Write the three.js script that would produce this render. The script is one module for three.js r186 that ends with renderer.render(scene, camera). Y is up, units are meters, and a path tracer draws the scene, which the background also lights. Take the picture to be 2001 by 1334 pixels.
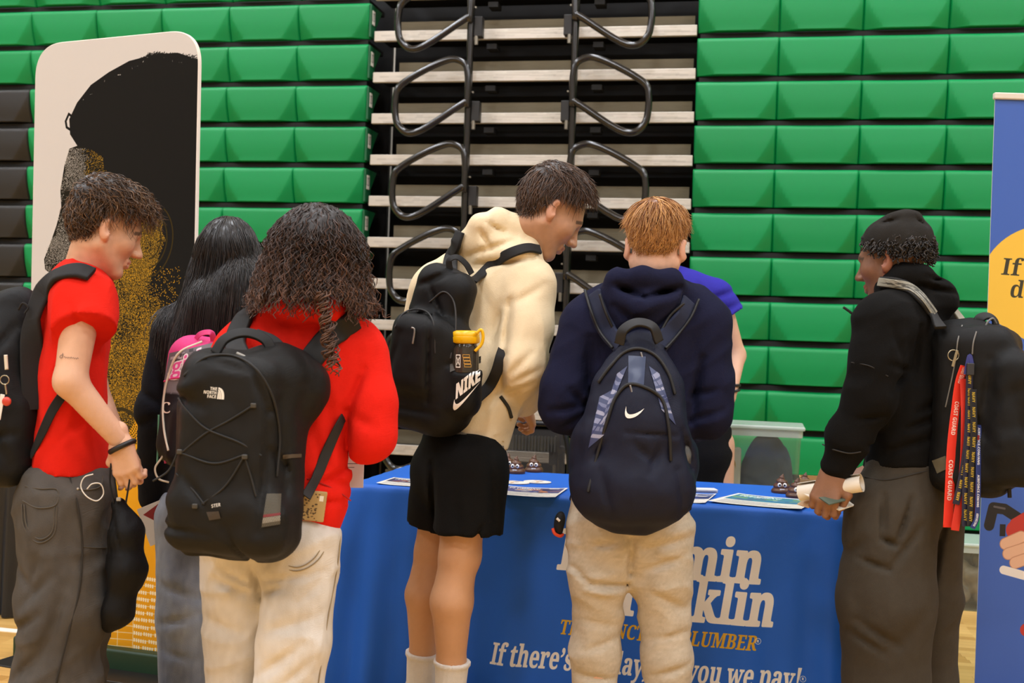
import * as THREE from 'three';
import { mergeGeometries } from 'three/addons/utils/BufferGeometryUtils.js';
import { RoundedBoxGeometry } from 'three/addons/geometries/RoundedBoxGeometry.js';
import { RectAreaLightUniformsLib } from 'three/addons/lights/RectAreaLightUniformsLib.js';
import { ImprovedNoise } from 'three/addons/math/ImprovedNoise.js';

// ---------------------------------------------------------------- camera, light, exposure
const W = 2001, H = 1334, F = 2340, CAM_H = 1.3, CAM_Z = 6.9, YAW = 0.2077, ROLL = 0.0349;
const scene = new THREE.Scene();
const camera = new THREE.PerspectiveCamera(2 * Math.atan(H / 2 / F) * 180 / Math.PI, W / H, 0.1, 100);
camera.rotation.order = 'YXZ';
camera.position.set(0, CAM_H, CAM_Z);
camera.rotation.set(0, YAW, ROLL);
camera.focus = 3.9; camera.userData.fStop = 4;
const renderer = new THREE.WebGLRenderer({ antialias: true });
renderer.toneMapping = THREE.LinearToneMapping;
renderer.toneMappingExposure = 2.5;
renderer.shadowMap.enabled = true;
scene.background = new THREE.Color(0, 0, 0);
RectAreaLightUniformsLib.init();

const LIGHT = new THREE.Color(0.95, 0.99, 1.07);
const LAMPS = [];
for (const x of [-9, -4.5, 0, 4.5, 9]) for (const z of [1.2, 5.2, 9.2, 13.2]) LAMPS.push([x - 1, z]);
const LAMP_Y = 7.6, LAMP_POWER = 17;

// ---------------------------------------------------------------- helpers
let seed = 12345;
const rnd = () => { seed = (seed + 0x6d2b79f5) | 0; let t = Math.imul(seed ^ (seed >>> 15), 1 | seed); t = (t + Math.imul(t ^ (t >>> 7), 61 | t)) ^ t; return ((t ^ (t >>> 14)) >>> 0) / 4294967296; };
const rr = (a, b) => a + (b - a) * rnd();
const NO = new ImprovedNoise();
const noise = (x, y, z) => NO.noise(x, y, z);
const V3 = (x, y, z) => new THREE.Vector3(x, y, z);
const lerp = (a, b, t) => a + (b - a) * t;
const clamp = (x, a, b) => Math.min(b, Math.max(a, x));
const sstep = (a, b, x) => { const t = clamp((x - a) / (b - a), 0, 1); return t * t * (3 - 2 * t); };
const lin = (hex) => { const c = new THREE.Color(hex); return [c.r, c.g, c.b]; };

// A frame turned with the view: x to the right, y up, z towards the viewer. A photo pixel at a depth gives a point in it.
const CR = Math.cos(ROLL), SR = Math.sin(ROLL);
function P(px, py, Z) {
  const x = (px - 1000.5) / F * Z, y = -(py - 667) / F * Z;
  return V3(x * CR - y * SR, x * SR + y * CR + CAM_H, -Z);
}
const CY = Math.cos(YAW), SY = Math.sin(YAW);
const toWorld = (v) => V3(v.x * CY + v.z * SY, v.y, -v.x * SY + v.z * CY + CAM_Z);
const toView = (w) => { const z = w.z - CAM_Z; return V3(w.x * CY - z * SY, w.y, w.x * SY + z * CY); };
// where the sight line of a pixel meets the upright plane z = zw of the hall
function hit(px, py, zw) {
  const a = toWorld(P(px, py, 1)), o = V3(0, CAM_H, CAM_Z), t = (zw - o.z) / (a.z - o.z);
  return o.add(a.sub(V3(0, CAM_H, CAM_Z)).multiplyScalar(t));
}
function hitY(px, py, yw) {
  const a = toWorld(P(px, py, 1)), o = V3(0, CAM_H, CAM_Z), t = (yw - o.y) / (a.y - o.y);
  return o.add(a.sub(V3(0, CAM_H, CAM_Z)).multiplyScalar(t));
}

const used = new Map();
function numbered(n) { const k = used.get(n) ?? 0; used.set(n, k + 1); return k ? n + '_' + String(k).padStart(3, '0') : n; }
function tag(o, label, category, group, kind) { if (label) o.userData.label = label; if (category) o.userData.category = category; if (group) o.userData.group = group; if (kind) o.userData.kind = kind; return o; }
// top-level group; origin given in the view frame
function thing(name, label, category, originV, group) {
  const g = new THREE.Group(); g.name = numbered(name); const w = toWorld(originV); g.position.copy(w); g.rotation.y = YAW; g.userData.o = null; delete g.userData.o;
  tag(g, label, category, group); scene.add(g); ORIGIN.set(g, originV.clone()); return g;
}
const ORIGIN = new Map();
// top-level group in world axes
function thingW(name, label, category, x, y, z, turn = 0, group) {
  const g = new THREE.Group(); g.name = numbered(name); g.position.set(x, y, z); g.rotation.y = turn; tag(g, label, category, group); scene.add(g); return g;
}
function shadow(m) { m.castShadow = m.receiveShadow = true; return m; }
// a part built in the view frame
function part(g, name, geo, mat, label) {
  let root = g; while (!ORIGIN.has(root)) root = root.parent;
  const o = ORIGIN.get(root); geo.translate(-o.x, -o.y, -o.z);
  const m = shadow(new THREE.Mesh(geo, mat)); m.name = name; if (label) m.userData.label = label; g.add(m); return m;
}
function partL(g, name, geo, mat, label) { const m = shadow(new THREE.Mesh(geo, mat)); m.name = name; if (label) m.userData.label = label; g.add(m); return m; }
function structure(name, geo, mat, label) { const m = shadow(new THREE.Mesh(geo, mat)); m.name = name; m.userData.kind = 'structure'; if (label) m.userData.label = label; scene.add(m); return m; }
const box = (w, h, d, x = 0, y = 0, z = 0) => new THREE.BoxGeometry(w, h, d).translate(x, y, z);
const rbox = (w, h, d, r, x = 0, y = 0, z = 0, s = 2) => new RoundedBoxGeometry(w, h, d, s, r).translate(x, y, z);
const plain = (g) => { const o = g.index ? g.toNonIndexed() : g; for (const k of Object.keys(o.attributes)) if (!['position', 'normal', 'uv'].includes(k)) o.deleteAttribute(k); return o; };
const merge = (list) => mergeGeometries(list.map(plain));

// ---------------------------------------------------------------- textures and materials
function canvas(w, h, draw) {
  const c = document.createElement('canvas'); c.width = w; c.height = h; const x = c.getContext('2d'); draw(x, w, h);
  const t = new THREE.CanvasTexture(c); t.colorSpace = THREE.SRGBColorSpace; t.anisotropy = 8; return t;
}
function heights(n, fn) {
  const d = new Uint8Array(n * n * 4);
  for (let y = 0; y < n; y++) for (let x = 0; x < n; x++) { const v = clamp(fn(x, y), 0, 1) * 255, i = (y * n + x) * 4; d[i] = d[i + 1] = d[i + 2] = v; d[i + 3] = 255; }
  const t = new THREE.DataTexture(d, n, n); t.magFilter = THREE.LinearFilter; t.wrapS = t.wrapT = THREE.RepeatWrapping; t.needsUpdate = true; return t;
}
const rep = (t, u, v = u) => { const c = t.clone(); c.wrapS = c.wrapT = THREE.RepeatWrapping; c.repeat.set(u, v); c.needsUpdate = true; return c; };
const pn = (x, y, n, f) => { const a = 2 * Math.PI / n; return noise(Math.cos(x * a) * f, Math.sin(x * a) * f + 7 * Math.cos(y * a), Math.sin(y * a) * f + 3); };
const T_WEAVE = heights(256, (x, y) => 0.5 + 0.22 * Math.sin(x * Math.PI / 4) * Math.cos(y * Math.PI / 4) + 0.3 * (rnd() - 0.5));
const T_TWILL = heights(256, (x, y) => 0.5 + 0.25 * Math.sin((x + y) * Math.PI / 4) + 0.35 * (rnd() - 0.5));
const T_FLEECE = heights(256, (x, y) => 0.5 + 0.5 * (rnd() - 0.5) + 0.35 * pn(x, y, 256, 9));
const std = (color, roughness = 0.8, o = {}) => new THREE.MeshStandardMaterial({ color, roughness, ...o });
const vcol = (roughness = 0.9, o = {}) => new THREE.MeshStandardMaterial({ color: 0xffffff, vertexColors: true, roughness, ...o });
// cloth: uv of built meshes is in metres, so repeat = tiles per metre
const fleece = (o = {}) => new THREE.MeshPhysicalMaterial({ vertexColors: true, roughness: 0.95, specularIntensity: 0.3, sheen: 0.06, sheenRoughness: 0.6, sheenColor: new THREE.Color(0.2, 0.2, 0.2), bumpMap: rep(T_FLEECE, 6), bumpScale: 0.0006, ...o });
const twill = (o = {}) => new THREE.MeshPhysicalMaterial({ vertexColors: true, roughness: 0.9, specularIntensity: 0.35, bumpMap: rep(T_FLEECE, 9), bumpScale: 0.0009, ...o });
const nylon = (o = {}) => new THREE.MeshPhysicalMaterial({ vertexColors: true, roughness: 0.6, specularIntensity: 0.45, bumpMap: rep(T_WEAVE, 10), bumpScale: 0.0008, ...o });
const decal = (t, roughness = 0.8, o = {}) => new THREE.MeshStandardMaterial({ map: t, transparent: true, alphaTest: 0.5, roughness, ...o });

// ---------------------------------------------------------------- distance fields
class Field {
  constructor(k = 0.03) { this.k = k; this.p = []; this.s = []; this.cre = []; this.lo = V3(9, 9, 9); this.hi = V3(-99, -99, -99); this.na = 0; this.extra = null; this.minY = -99; }
  grow(v, r) { this.lo.min(V3(v.x - r, v.y - r, v.z - r)); this.hi.max(V3(v.x + r, v.y + r, v.z + r)); }
  // tapered capsule. o: k blend, flat [normal, factor] squeezes it along the normal, cb / ca cut it flat at its end / start
  c(a, b, ra, rb = ra, o = {}) {
    const ab = b.clone().sub(a), n = o.flat ? o.flat[0].clone().normalize() : null;
    const q = { t: 0, ax: a.x, ay: a.y, az: a.z, bx: ab.x, by: ab.y, bz: ab.z, l2: Math.max(1e-9, ab.lengthSq()), ra, rb, k: o.k ?? this.k, n, f: o.flat ? o.flat[1] : 1, cb: o.cb, ca: o.ca, il: 1 / Math.sqrt(Math.max(1e-9, ab.lengthSq())) };
    (o.sub ? this.s : this.p).push(q); if (!o.sub) { this.grow(a, ra); this.grow(b, rb); } return this;
  }
  chain(pts, rs, o = {}) { for (let i = 0; i + 1 < pts.length; i++) this.c(pts[i], pts[i + 1], rs[i] ?? rs[rs.length - 1], rs[i + 1] ?? rs[rs.length - 1], o); return this; }
  // ellipsoid, turned by m (Matrix4 or Euler)
  e(c, r, o = {}) {
    const m = o.rot ? new THREE.Matrix4().makeRotationFromEuler(o.rot) : o.m ?? new THREE.Matrix4();
    (o.sub ? this.s : this.p).push({ t: 1, c, r, m: m.elements, k: o.k ?? this.k }); if (!o.sub) this.grow(c, Math.max(...r)); return this;
  }
  // rounded box of half sizes h
  b(c, h, rad, o = {}) {
    const m = o.rot ? new THREE.Matrix4().makeRotationFromEuler(o.rot) : o.m ?? new THREE.Matrix4();
    (o.sub ? this.s : this.p).push({ t: 2, c, h, rad, m: m.elements, k: o.k ?? this.k }); if (!o.sub) this.grow(c, Math.hypot(...h) + 0.002); return this;
  }
  // crease (depth > 0 goes in) along a line of the front, in x and y; z limits where given
  cr(a, b, depth, w, o = {}) { this.cre.push({ ax: a.x, ay: a.y, bx: b.x - a.x, by: b.y - a.y, l2: Math.max(1e-9, (b.x - a.x) ** 2 + (b.y - a.y) ** 2), d: depth, w, z0: o.z0 ?? -99 }); return this; }
  one(q, x, y, z) {
    if (q.t === 0) {
      let dx = x - q.ax, dy = y - q.ay, dz = z - q.az;
      if (q.n) { const s = (dx * q.n.x + dy * q.n.y + dz * q.n.z) * (q.f - 1); dx += q.n.x * s; dy += q.n.y * s; dz += q.n.z * s; }
      const t = (dx * q.bx + dy * q.by + dz * q.bz) / q.l2, h = t < 0 ? 0 : t > 1 ? 1 : t;
      const ex = dx - q.bx * h, ey = dy - q.by * h, ez = dz - q.bz * h;
      let d = Math.sqrt(ex * ex + ey * ey + ez * ez) - (q.ra + (q.rb - q.ra) * h);
      if (q.n && d > 0) d /= q.f;
      if (q.cb) { const c = (t - 1) / q.il - q.cb * 0.0; if (c > d) d = c; }
      if (q.ca) { const c = -t / q.il; if (c > d) d = c; }
      return d;
    }
    const e = q.m, X = x - q.c.x, Y = y - q.c.y, Z = z - q.c.z;
    const a = e[0] * X + e[1] * Y + e[2] * Z, b = e[4] * X + e[5] * Y + e[6] * Z, c = e[8] * X + e[9] * Y + e[10] * Z;
    if (q.t === 1) {
      const A = a / q.r[0], B = b / q.r[1], C = c / q.r[2], k0 = Math.sqrt(A * A + B * B + C * C), k1 = Math.sqrt((A / q.r[0]) ** 2 + (B / q.r[1]) ** 2 + (C / q.r[2]) ** 2);
      return k1 < 1e-9 ? -Math.min(...q.r) : k0 * (k0 - 1) / k1;
    }
    const u = Math.abs(a) - q.h[0] + q.rad, v = Math.abs(b) - q.h[1] + q.rad, w = Math.abs(c) - q.h[2] + q.rad;
    return Math.sqrt(Math.max(u, 0) ** 2 + Math.max(v, 0) ** 2 + Math.max(w, 0) ** 2) + Math.min(Math.max(u, v, w), 0) - q.rad;
  }
  at(x, y, z) {
    let d = 9;
    for (const q of this.p) {
      const e = this.one(q, x, y, z), k = q.k;
      if (e - d > k) continue;
      if (d - e > k) { d = e; continue; }
      const h = (k - Math.abs(d - e)) / k; d = Math.min(d, e) - h * h * k * 0.25;
    }
    for (const q of this.s) { const e = -this.one(q, x, y, z), k = q.k, h = Math.max(0, (k - Math.abs(d - e)) / k); d = Math.max(d, e) + h * h * k * 0.25; }
    if (d < 0.06 && d > -0.06) {
      for (const q of this.cre) {
        if (z < q.z0) continue;
        const dx = x - q.ax, dy = y - q.ay, t = clamp((dx * q.bx + dy * q.by) / q.l2, 0, 1), r2 = (dx - q.bx * t) ** 2 + (dy - q.by * t) ** 2, w2 = q.w * q.w;
        if (r2 < w2 * 6) d += 1.6 * q.d * Math.exp(-r2 / w2) * (0.25 + 0.75 * Math.sin(Math.PI * clamp(t, 0.08, 0.92)));
      }
      if (this.fo) for (const q of this.fo) { const u = x * q.ca + y * q.sa, w = -x * q.sa + y * q.ca, n = noise(u * q.fu + 0.5 * noise(w * 4, u * 4, z * 4), w * q.fw, z * q.fu * 0.6 + q.s), r = 1 - Math.min(1, Math.abs(n) * 2.4); d -= q.a * (r * r - 0.25); }
      if (this.na) d += this.na * noise(x * this.nf, y * this.nf * 0.7, z * this.nf) + this.na * 0.4 * noise(x * this.nf * 2.3 + 5, y * this.nf * 2.3, z * this.nf * 2.3);
    }
    if (this.extra) d = this.extra(x, y, z, d);
    return d;
  }
  // ridges of cloth running along the angle (degrees from the x axis), fu across and fw along per metre
  folds(a, ang, fu, fw, s = 0) { const t = (ang + 90) * Math.PI / 180; (this.fo ??= []).push({ a, ca: Math.cos(t), sa: Math.sin(t), fu, fw, s }); return this; }
  noise(a, f) { this.na = a; this.nf = f; return this; }
  normal(v, e = 0.003) {
    const n = V3(this.at(v.x + e, v.y, v.z) - this.at(v.x - e, v.y, v.z), this.at(v.x, v.y + e, v.z) - this.at(v.x, v.y - e, v.z), this.at(v.x, v.y, v.z + e) - this.at(v.x, v.y, v.z - e));
    return n.lengthSq() < 1e-12 ? V3(0, 0, 1) : n.normalize();
  }
  // first point of the surface along the sight line of a pixel, from depth Z0 - span
  see(px, py, Z0, span = 0.6) {
    let Z = Z0 - span;
    for (let i = 0; i < 160; i++) { const v = P(px, py, Z), d = this.at(v.x, v.y, v.z); if (d < 0.0008) return v; Z += Math.max(0.0008, d * 0.55); if (Z > Z0 + span) break; }
    return null;
  }
  mesh(cell, color, pad = 0.03) {
    const lo = this.lo.clone().subScalar(pad), hi = this.hi.clone().addScalar(pad); lo.y = Math.max(lo.y, this.minY);
    const nx = Math.ceil((hi.x - lo.x) / cell) + 1, ny = Math.ceil((hi.y - lo.y) / cell) + 1, nz = Math.ceil((hi.z - lo.z) / cell) + 1, B = 4;
    const f = new Float32Array(nx * ny * nz).fill(1), half = cell * B * 0.5, far = cell * B * 0.87 * 1.5 + 0.02, id = (i, j, k) => i + nx * (j + ny * k);
    for (let k = 0; k < nz; k += B) for (let j = 0; j < ny; j += B) for (let i = 0; i < nx; i += B) {
      const d = this.at(lo.x + i * cell + half, lo.y + j * cell + half, lo.z + k * cell + half), near = Math.abs(d) < far;
      for (let c = k; c < Math.min(nz, k + B); c++) for (let b = j; b < Math.min(ny, j + B); b++) for (let a = i; a < Math.min(nx, i + B); a++)
        f[id(a, b, c)] = near ? this.at(lo.x + a * cell, lo.y + b * cell, lo.z + c * cell) : d;
    }
    const vid = new Int32Array(nx * ny * nz).fill(-1), pos = [], ind = [];
    const C = [[0, 1], [2, 3], [4, 5], [6, 7], [0, 2], [1, 3], [4, 6], [5, 7], [0, 4], [1, 5], [2, 6], [3, 7]], g = new Float64Array(8);
    for (let k = 0; k < nz - 1; k++) for (let j = 0; j < ny - 1; j++) for (let i = 0; i < nx - 1; i++) {
      let m = 0; for (let q = 0; q < 8; q++) { g[q] = f[id(i + (q & 1), j + ((q >> 1) & 1), k + (q >> 2))]; if (g[q] < 0) m |= 1 << q; }
      if (m === 0 || m === 255) continue;
      let x = 0, y = 0, z = 0, n = 0;
      for (const [a, b] of C) { if ((g[a] < 0) === (g[b] < 0)) continue; const t = g[a] / (g[a] - g[b]); x += lerp(a & 1, b & 1, t); y += lerp((a >> 1) & 1, (b >> 1) & 1, t); z += lerp(a >> 2, b >> 2, t); n++; }
      vid[id(i, j, k)] = pos.length / 3; pos.push(lo.x + (i + x / n) * cell, lo.y + (j + y / n) * cell, lo.z + (k + z / n) * cell);
    }
    const quad = (a, b, c, d, flip) => { if (a < 0 || b < 0 || c < 0 || d < 0) return; flip ? ind.push(a, c, b, a, d, c) : ind.push(a, b, c, a, c, d); };
    for (let k = 1; k < nz - 1; k++) for (let j = 1; j < ny - 1; j++) for (let i = 1; i < nx - 1; i++) {
      const s = f[id(i, j, k)] < 0;
      if (s !== f[id(i + 1, j, k)] < 0) quad(vid[id(i, j - 1, k - 1)], vid[id(i, j, k - 1)], vid[id(i, j, k)], vid[id(i, j - 1, k)], !s);
      if (s !== f[id(i, j + 1, k)] < 0) quad(vid[id(i - 1, j, k - 1)], vid[id(i - 1, j, k)], vid[id(i, j, k)], vid[id(i, j, k - 1)], !s);
      if (s !== f[id(i, j, k + 1)] < 0) quad(vid[id(i - 1, j - 1, k)], vid[id(i, j - 1, k)], vid[id(i, j, k)], vid[id(i - 1, j, k)], !s);
    }
    const geo = new THREE.BufferGeometry(); geo.setAttribute('position', new THREE.Float32BufferAttribute(pos, 3)); geo.setIndex(ind); geo.computeVertexNormals();
    const nor = geo.attributes.normal, n = pos.length / 3, uv = new Float32Array(n * 2), col = new Float32Array(n * 3);
    for (let i = 0; i < n; i++) {
      uv[2 * i] = pos[3 * i] + pos[3 * i + 2] * 0.8; uv[2 * i + 1] = pos[3 * i + 1] + pos[3 * i + 2] * 0.3;
      const c = typeof color === 'function' ? color(pos[3 * i], pos[3 * i + 1], pos[3 * i + 2], nor.getX(i), nor.getY(i), nor.getZ(i)) : color ?? [1, 1, 1]; col.set(c, 3 * i);
    }
    geo.setAttribute('uv', new THREE.BufferAttribute(uv, 2)); geo.setAttribute('color', new THREE.BufferAttribute(col, 3));
    return geo;
  }
}
const mix3 = (a, b, t) => [lerp(a[0], b[0], t), lerp(a[1], b[1], t), lerp(a[2], b[2], t)];

// band or cord swept along points lying on a field (normals from the field) ; round = tube
function sweep(pts, w, th, normals, o = {}) {
  const curve = new THREE.CatmullRomCurve3(pts, !!o.closed, 'centripetal'), n = o.n ?? Math.max(8, pts.length * 6), pos = [], uv = [], ind = [], K = o.round ? (o.sides ?? 8) : 8;
  for (let i = 0; i <= n; i++) {
    const t = i / n, p = curve.getPoint(t), tan = curve.getTangent(t).normalize();
    let nn; if (normals) { const f = t * (normals.length - 1), a = Math.min(normals.length - 2, Math.floor(f)); nn = normals[Math.max(0, a)].clone().lerp(normals[Math.min(normals.length - 1, a + 1)], f - a); } else nn = V3(0.1, 0.2, 1);
    nn.addScaledVector(tan, -nn.dot(tan)).normalize(); const s = tan.clone().cross(nn).normalize(), ww = typeof w === 'function' ? w(t) : w, hh = typeof th === 'function' ? th(t) : th;
    for (let k = 0; k < K; k++) {
      let a, b;
      if (o.round) { const g = k / K * 2 * Math.PI; a = Math.cos(g) * ww; b = Math.sin(g) * ww; }
      else { const q = [[1, .6], [.8, 1], [-.8, 1], [-1, .6], [-1, -.6], [-.8, -1], [.8, -1], [1, -.6]][k]; a = q[0] * ww / 2; b = q[1] * hh / 2; }
      pos.push(p.x + s.x * a + nn.x * b, p.y + s.y * a + nn.y * b, p.z + s.z * a + nn.z * b); uv.push(o.round ? k / K : [0, .1, .9, 1, 1, .9, .1, 0][k], 1 - t);
    }
  }
  for (let i = 0; i < n; i++) for (let k = 0; k < K; k++) { const a = i * K + k, b = i * K + (k + 1) % K; ind.push(a, b, a + K, b, b + K, a + K); }
  for (const [r, s] of [[0, 0], [n * K, 1]]) for (let k = 1; k + 1 < K; k++) s ? ind.push(r, r + k, r + k + 1) : ind.push(r, r + k + 1, r + k);
  const g = new THREE.BufferGeometry(); g.setAttribute('position', new THREE.Float32BufferAttribute(pos, 3)); g.setAttribute('uv', new THREE.Float32BufferAttribute(uv, 2)); g.setIndex(ind); g.computeVertexNormals();
  return g;
}
const tube = (pts, r, o = {}) => sweep(pts, r, r, o.normals, { round: true, ...o });
// pixels laid on the surface of a field, lifted by off
function lay(field, Z, pix, off = 0.002, span = 0.6) {
  const pts = [], ns = []; let last = null;
  for (const q of pix) { let v = q.isVector3 ? q : field.see(q[0], q[1], Z, span); if (!v) { v = P(q[0], q[1], last ? -last.z : Z); } const n = q.isVector3 ? V3(0, 0, 1) : field.normal(v, 0.006); last = v; pts.push(q.isVector3 ? v : v.clone().addScaledVector(n, off)); ns.push(n); }
  return [pts, ns];
}
const strapOn = (field, Z, pix, w, th, o = {}) => { const [p, n] = lay(field, Z, pix, o.off ?? th * 0.4, o.span); return sweep(p, w, th, n, o); };
const cordOn = (field, Z, pix, r, o = {}) => { const [p, n] = lay(field, Z, pix, o.off ?? r * 0.6, o.span); return tube(p, r, { normals: n, ...o }); };
// thin patch that follows the surface; corners as pixels tl, tr, br, bl
function patch(field, Z, q, nu = 16, nv = 16, off = 0.002, span = 0.6) {
  const pos = [], uv = [], ind = []; let last = P(q[0][0], q[0][1], Z);
  for (let j = 0; j <= nv; j++) for (let i = 0; i <= nu; i++) {
    const u = i / nu, v = j / nv, x = lerp(lerp(q[0][0], q[1][0], u), lerp(q[3][0], q[2][0], u), v), y = lerp(lerp(q[0][1], q[1][1], u), lerp(q[3][1], q[2][1], u), v);
    const s = field.see(x, y, Z, span) ?? P(x, y, -last.z), n = field.normal(s, 0.01); last = s; pos.push(s.x + n.x * off, s.y + n.y * off, s.z + n.z * off); uv.push(u, 1 - v);
  }
  for (let j = 0; j < nv; j++) for (let i = 0; i < nu; i++) { const a = j * (nu + 1) + i, b = a + nu + 1; ind.push(a, b, a + 1, b, b + 1, a + 1); }
  const g = new THREE.BufferGeometry(); g.setAttribute('position', new THREE.Float32BufferAttribute(pos, 3)); g.setAttribute('uv', new THREE.Float32BufferAttribute(uv, 2)); g.setIndex(ind); g.computeVertexNormals(); return g;
}
// ---------------------------------------------------------------- the hall
const M_BLACK = std(0x0b0a09, 0.7), M_WALL = std(0xb9b2a4, 0.9), M_CEIL = std(0xc9c4b8, 0.9);
const ROOM = { x0: -15, x1: 13, z0: -1.6, z1: 17, y: 8 };
{
  const wood = canvas(2048, 2048, (c, w, h) => {
    c.fillStyle = '#dcae62'; c.fillRect(0, 0, w, h);
    const rows = 36, ph = h / rows;
    for (let r = 0; r < rows; r++) {
      let x = -rr(0, 500);
      while (x < w) {
        const L = rr(220, 900), t = rnd(); c.fillStyle = `rgb(${lerp(198, 232, t) | 0},${lerp(150, 188, t) | 0},${lerp(78, 112, t) | 0})`; c.fillRect(x, r * ph, L, ph);
        for (let k = 0; k < 14; k++) { c.strokeStyle = `rgba(150,100,40,${rr(0.03, 0.12)})`; c.lineWidth = rr(0.6, 2); c.beginPath(); const y = r * ph + rr(2, ph - 2); c.moveTo(x, y); c.bezierCurveTo(x + L * .3, y + rr(-3, 3), x + L * .6, y + rr(-3, 3), x + L, y + rr(-2, 2)); c.stroke(); }
        c.fillStyle = 'rgba(90,55,20,.55)'; c.fillRect(x, r * ph, 1.4, ph); x += L;
      }
      c.fillStyle = 'rgba(90,55,20,.5)'; c.fillRect(0, r * ph, w, 1.3);
    }
  });
  wood.wrapS = wood.wrapT = THREE.RepeatWrapping; wood.repeat.set(14, 9.3);
  const W_ = ROOM.x1 - ROOM.x0, D_ = ROOM.z1 - ROOM.z0, cx = (ROOM.x0 + ROOM.x1) / 2, cz = (ROOM.z0 + ROOM.z1) / 2;
  structure('floor', box(W_, 0.2, D_, cx, -0.1, cz), new THREE.MeshPhysicalMaterial({ map: wood, roughness: 0.38, clearcoat: 0.35, clearcoatRoughness: 0.25 }), 'pale maple gymnasium floor of narrow boards');
  structure('ceiling', box(W_, 0.2, D_, cx, ROOM.y + 0.1, cz), M_CEIL);
  structure('wall_back', box(W_, ROOM.y, 0.2, cx, ROOM.y / 2, ROOM.z0 - 0.1), M_WALL);
  structure('wall_front', box(W_, ROOM.y, 0.2, cx, ROOM.y / 2, ROOM.z1 + 0.1), M_WALL);
  structure('wall_left', box(0.2, ROOM.y, D_, ROOM.x0 - 0.1, ROOM.y / 2, cz), M_WALL);
  structure('wall_right', box(0.2, ROOM.y, D_, ROOM.x1 + 0.1, ROOM.y / 2, cz), M_WALL);
  const line = structure('trim_1', box(4.5, 0.002, 0.05, -3.2, 0.001, hitY(640, 1290, 0).z), std(0xe8e4d8, 0.5), 'white court line painted on the floor');
  for (const [x, z] of LAMPS) {
    const li = LAMPS.findIndex((q) => q[0] === x && q[1] === z), nth = ['first', 'second', 'third', 'fourth', 'fifth'], l = thingW('high_bay_lamp', `${nth[Math.floor(li / 4)]} high bay lamp from the left in the ${nth[li % 4]} row from the bleachers`, 'lamp', x, LAMP_Y, z, 0, 'high bay lamps');
    partL(l, 'housing', rbox(1.06, 0.12, 1.06, 0.02, 0, 0.08, 0), std(0x9a9a96, 0.5));
    partL(l, 'diffuser', box(1.0, 0.02, 1.0, 0, 0.01, 0), new THREE.MeshStandardMaterial({ color: 0xffffff, emissive: LIGHT, emissiveIntensity: 1.5 }));
    partL(l, 'hanger', box(0.03, 0.27, 0.03, 0, 0.265, 0), M_BLACK);
    const a = new THREE.RectAreaLight(LIGHT, LAMP_POWER, 1, 1); a.name = 'lamp_light'; a.position.set(0, -0.012, 0); a.rotation.x = -Math.PI / 2; l.add(a);
  }
}

// ---------------------------------------------------------------- folded bleachers
const RISE = 0.25, ROW0 = 0.073, SEAT_W = 0.457, XL = hit(713, 240, 0).x, XR = hit(1357, 240, 0).x;
function seatGeo(w) {
  const h = 0.214, prof = [], N = 26;
  prof.push([0.0, -0.26], [0.0, -0.038]);
  for (let a = 1; a <= 6; a++) { const t = a / 6 * Math.PI / 2; prof.push([-0.03 + 0.03 * Math.cos(t), -0.034 + 0.03 * Math.sin(t)]); }
  const FR = 12; for (let a = 1; a <= FR; a++) { const t = a / FR; prof.push([-0.03 - t * (h - 0.034), -0.004 + 0.004 * Math.sin(Math.PI * Math.min(1, t * 1.1))]); }
  prof.push([-h, -0.008], [-h, -0.05]);
  const pos = [], uv = [], ind = [], n = prof.length;
  for (let i = 0; i <= N; i++) {
    let u = i / N; u = u < 0.5 ? 0.5 * Math.pow(2 * u, 1.35) : 1 - 0.5 * Math.pow(2 - 2 * u, 1.35);
    for (const [y, z] of prof) {
      const v = clamp(-y / h, 0, 1), e = Math.min(u, 1 - u) * w, lim = 0.006 + 0.1 * Math.pow(v, 1.7);
      let dz = 0; if (z > -0.037) { dz = -Math.max(0, lim - e) * 0.5 * sstep(0.02, 0.3, v); if (e < 0.004) dz -= 0.006; }
      pos.push((u - 0.5) * w, y, z + dz); uv.push(u, v);
    }
  }
  for (let i = 0; i < N; i++) for (let j = 0; j + 1 < n; j++) { const a = i * n + j, b = a + n; ind.push(a, a + 1, b, b, a + 1, b + 1); }
  for (const [o, s] of [[0, 1], [N * n, 0]]) for (let j = 1; j + 1 < n; j++) s ? ind.push(o, o + j + 1, o + j) : ind.push(o, o + j, o + j + 1);
  const g = new THREE.BufferGeometry(); g.setAttribute('position', new THREE.Float32BufferAttribute(pos, 3)); g.setAttribute('uv', new THREE.Float32BufferAttribute(uv, 2)); g.setIndex(ind);
  const f = g.toNonIndexed(); f.computeVertexNormals(); return creased(f);
}
function creased(g) { // smooth where faces nearly agree
  const p = g.attributes.position, n = g.attributes.normal, map = new Map(), key = (i) => [p.getX(i), p.getY(i), p.getZ(i)].map((x) => Math.round(x * 1e4)).join();
  for (let i = 0; i < p.count; i++) { const k = key(i); (map.get(k) ?? map.set(k, []).get(k)).push(i); }
  const out = new Float32Array(p.count * 3), a = V3(), b = V3();
  for (let i = 0; i < p.count; i++) { a.fromBufferAttribute(n, i); const s = V3(); for (const j of map.get(key(i))) { b.fromBufferAttribute(n, j); if (a.dot(b) > 0.93) s.add(b); } s.normalize(); out.set([s.x, s.y, s.z], i * 3); }
  g.setAttribute('normal', new THREE.BufferAttribute(out, 3)); return g;
}
const M_SEAT = [0x008a48, 0x008846, 0x028d4b].map((c) => new THREE.MeshPhysicalMaterial({ color: c, roughness: 0.36, specularIntensity: 0.7, bumpMap: rep(T_FLEECE, 3), bumpScale: 0.0006 }));
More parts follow.
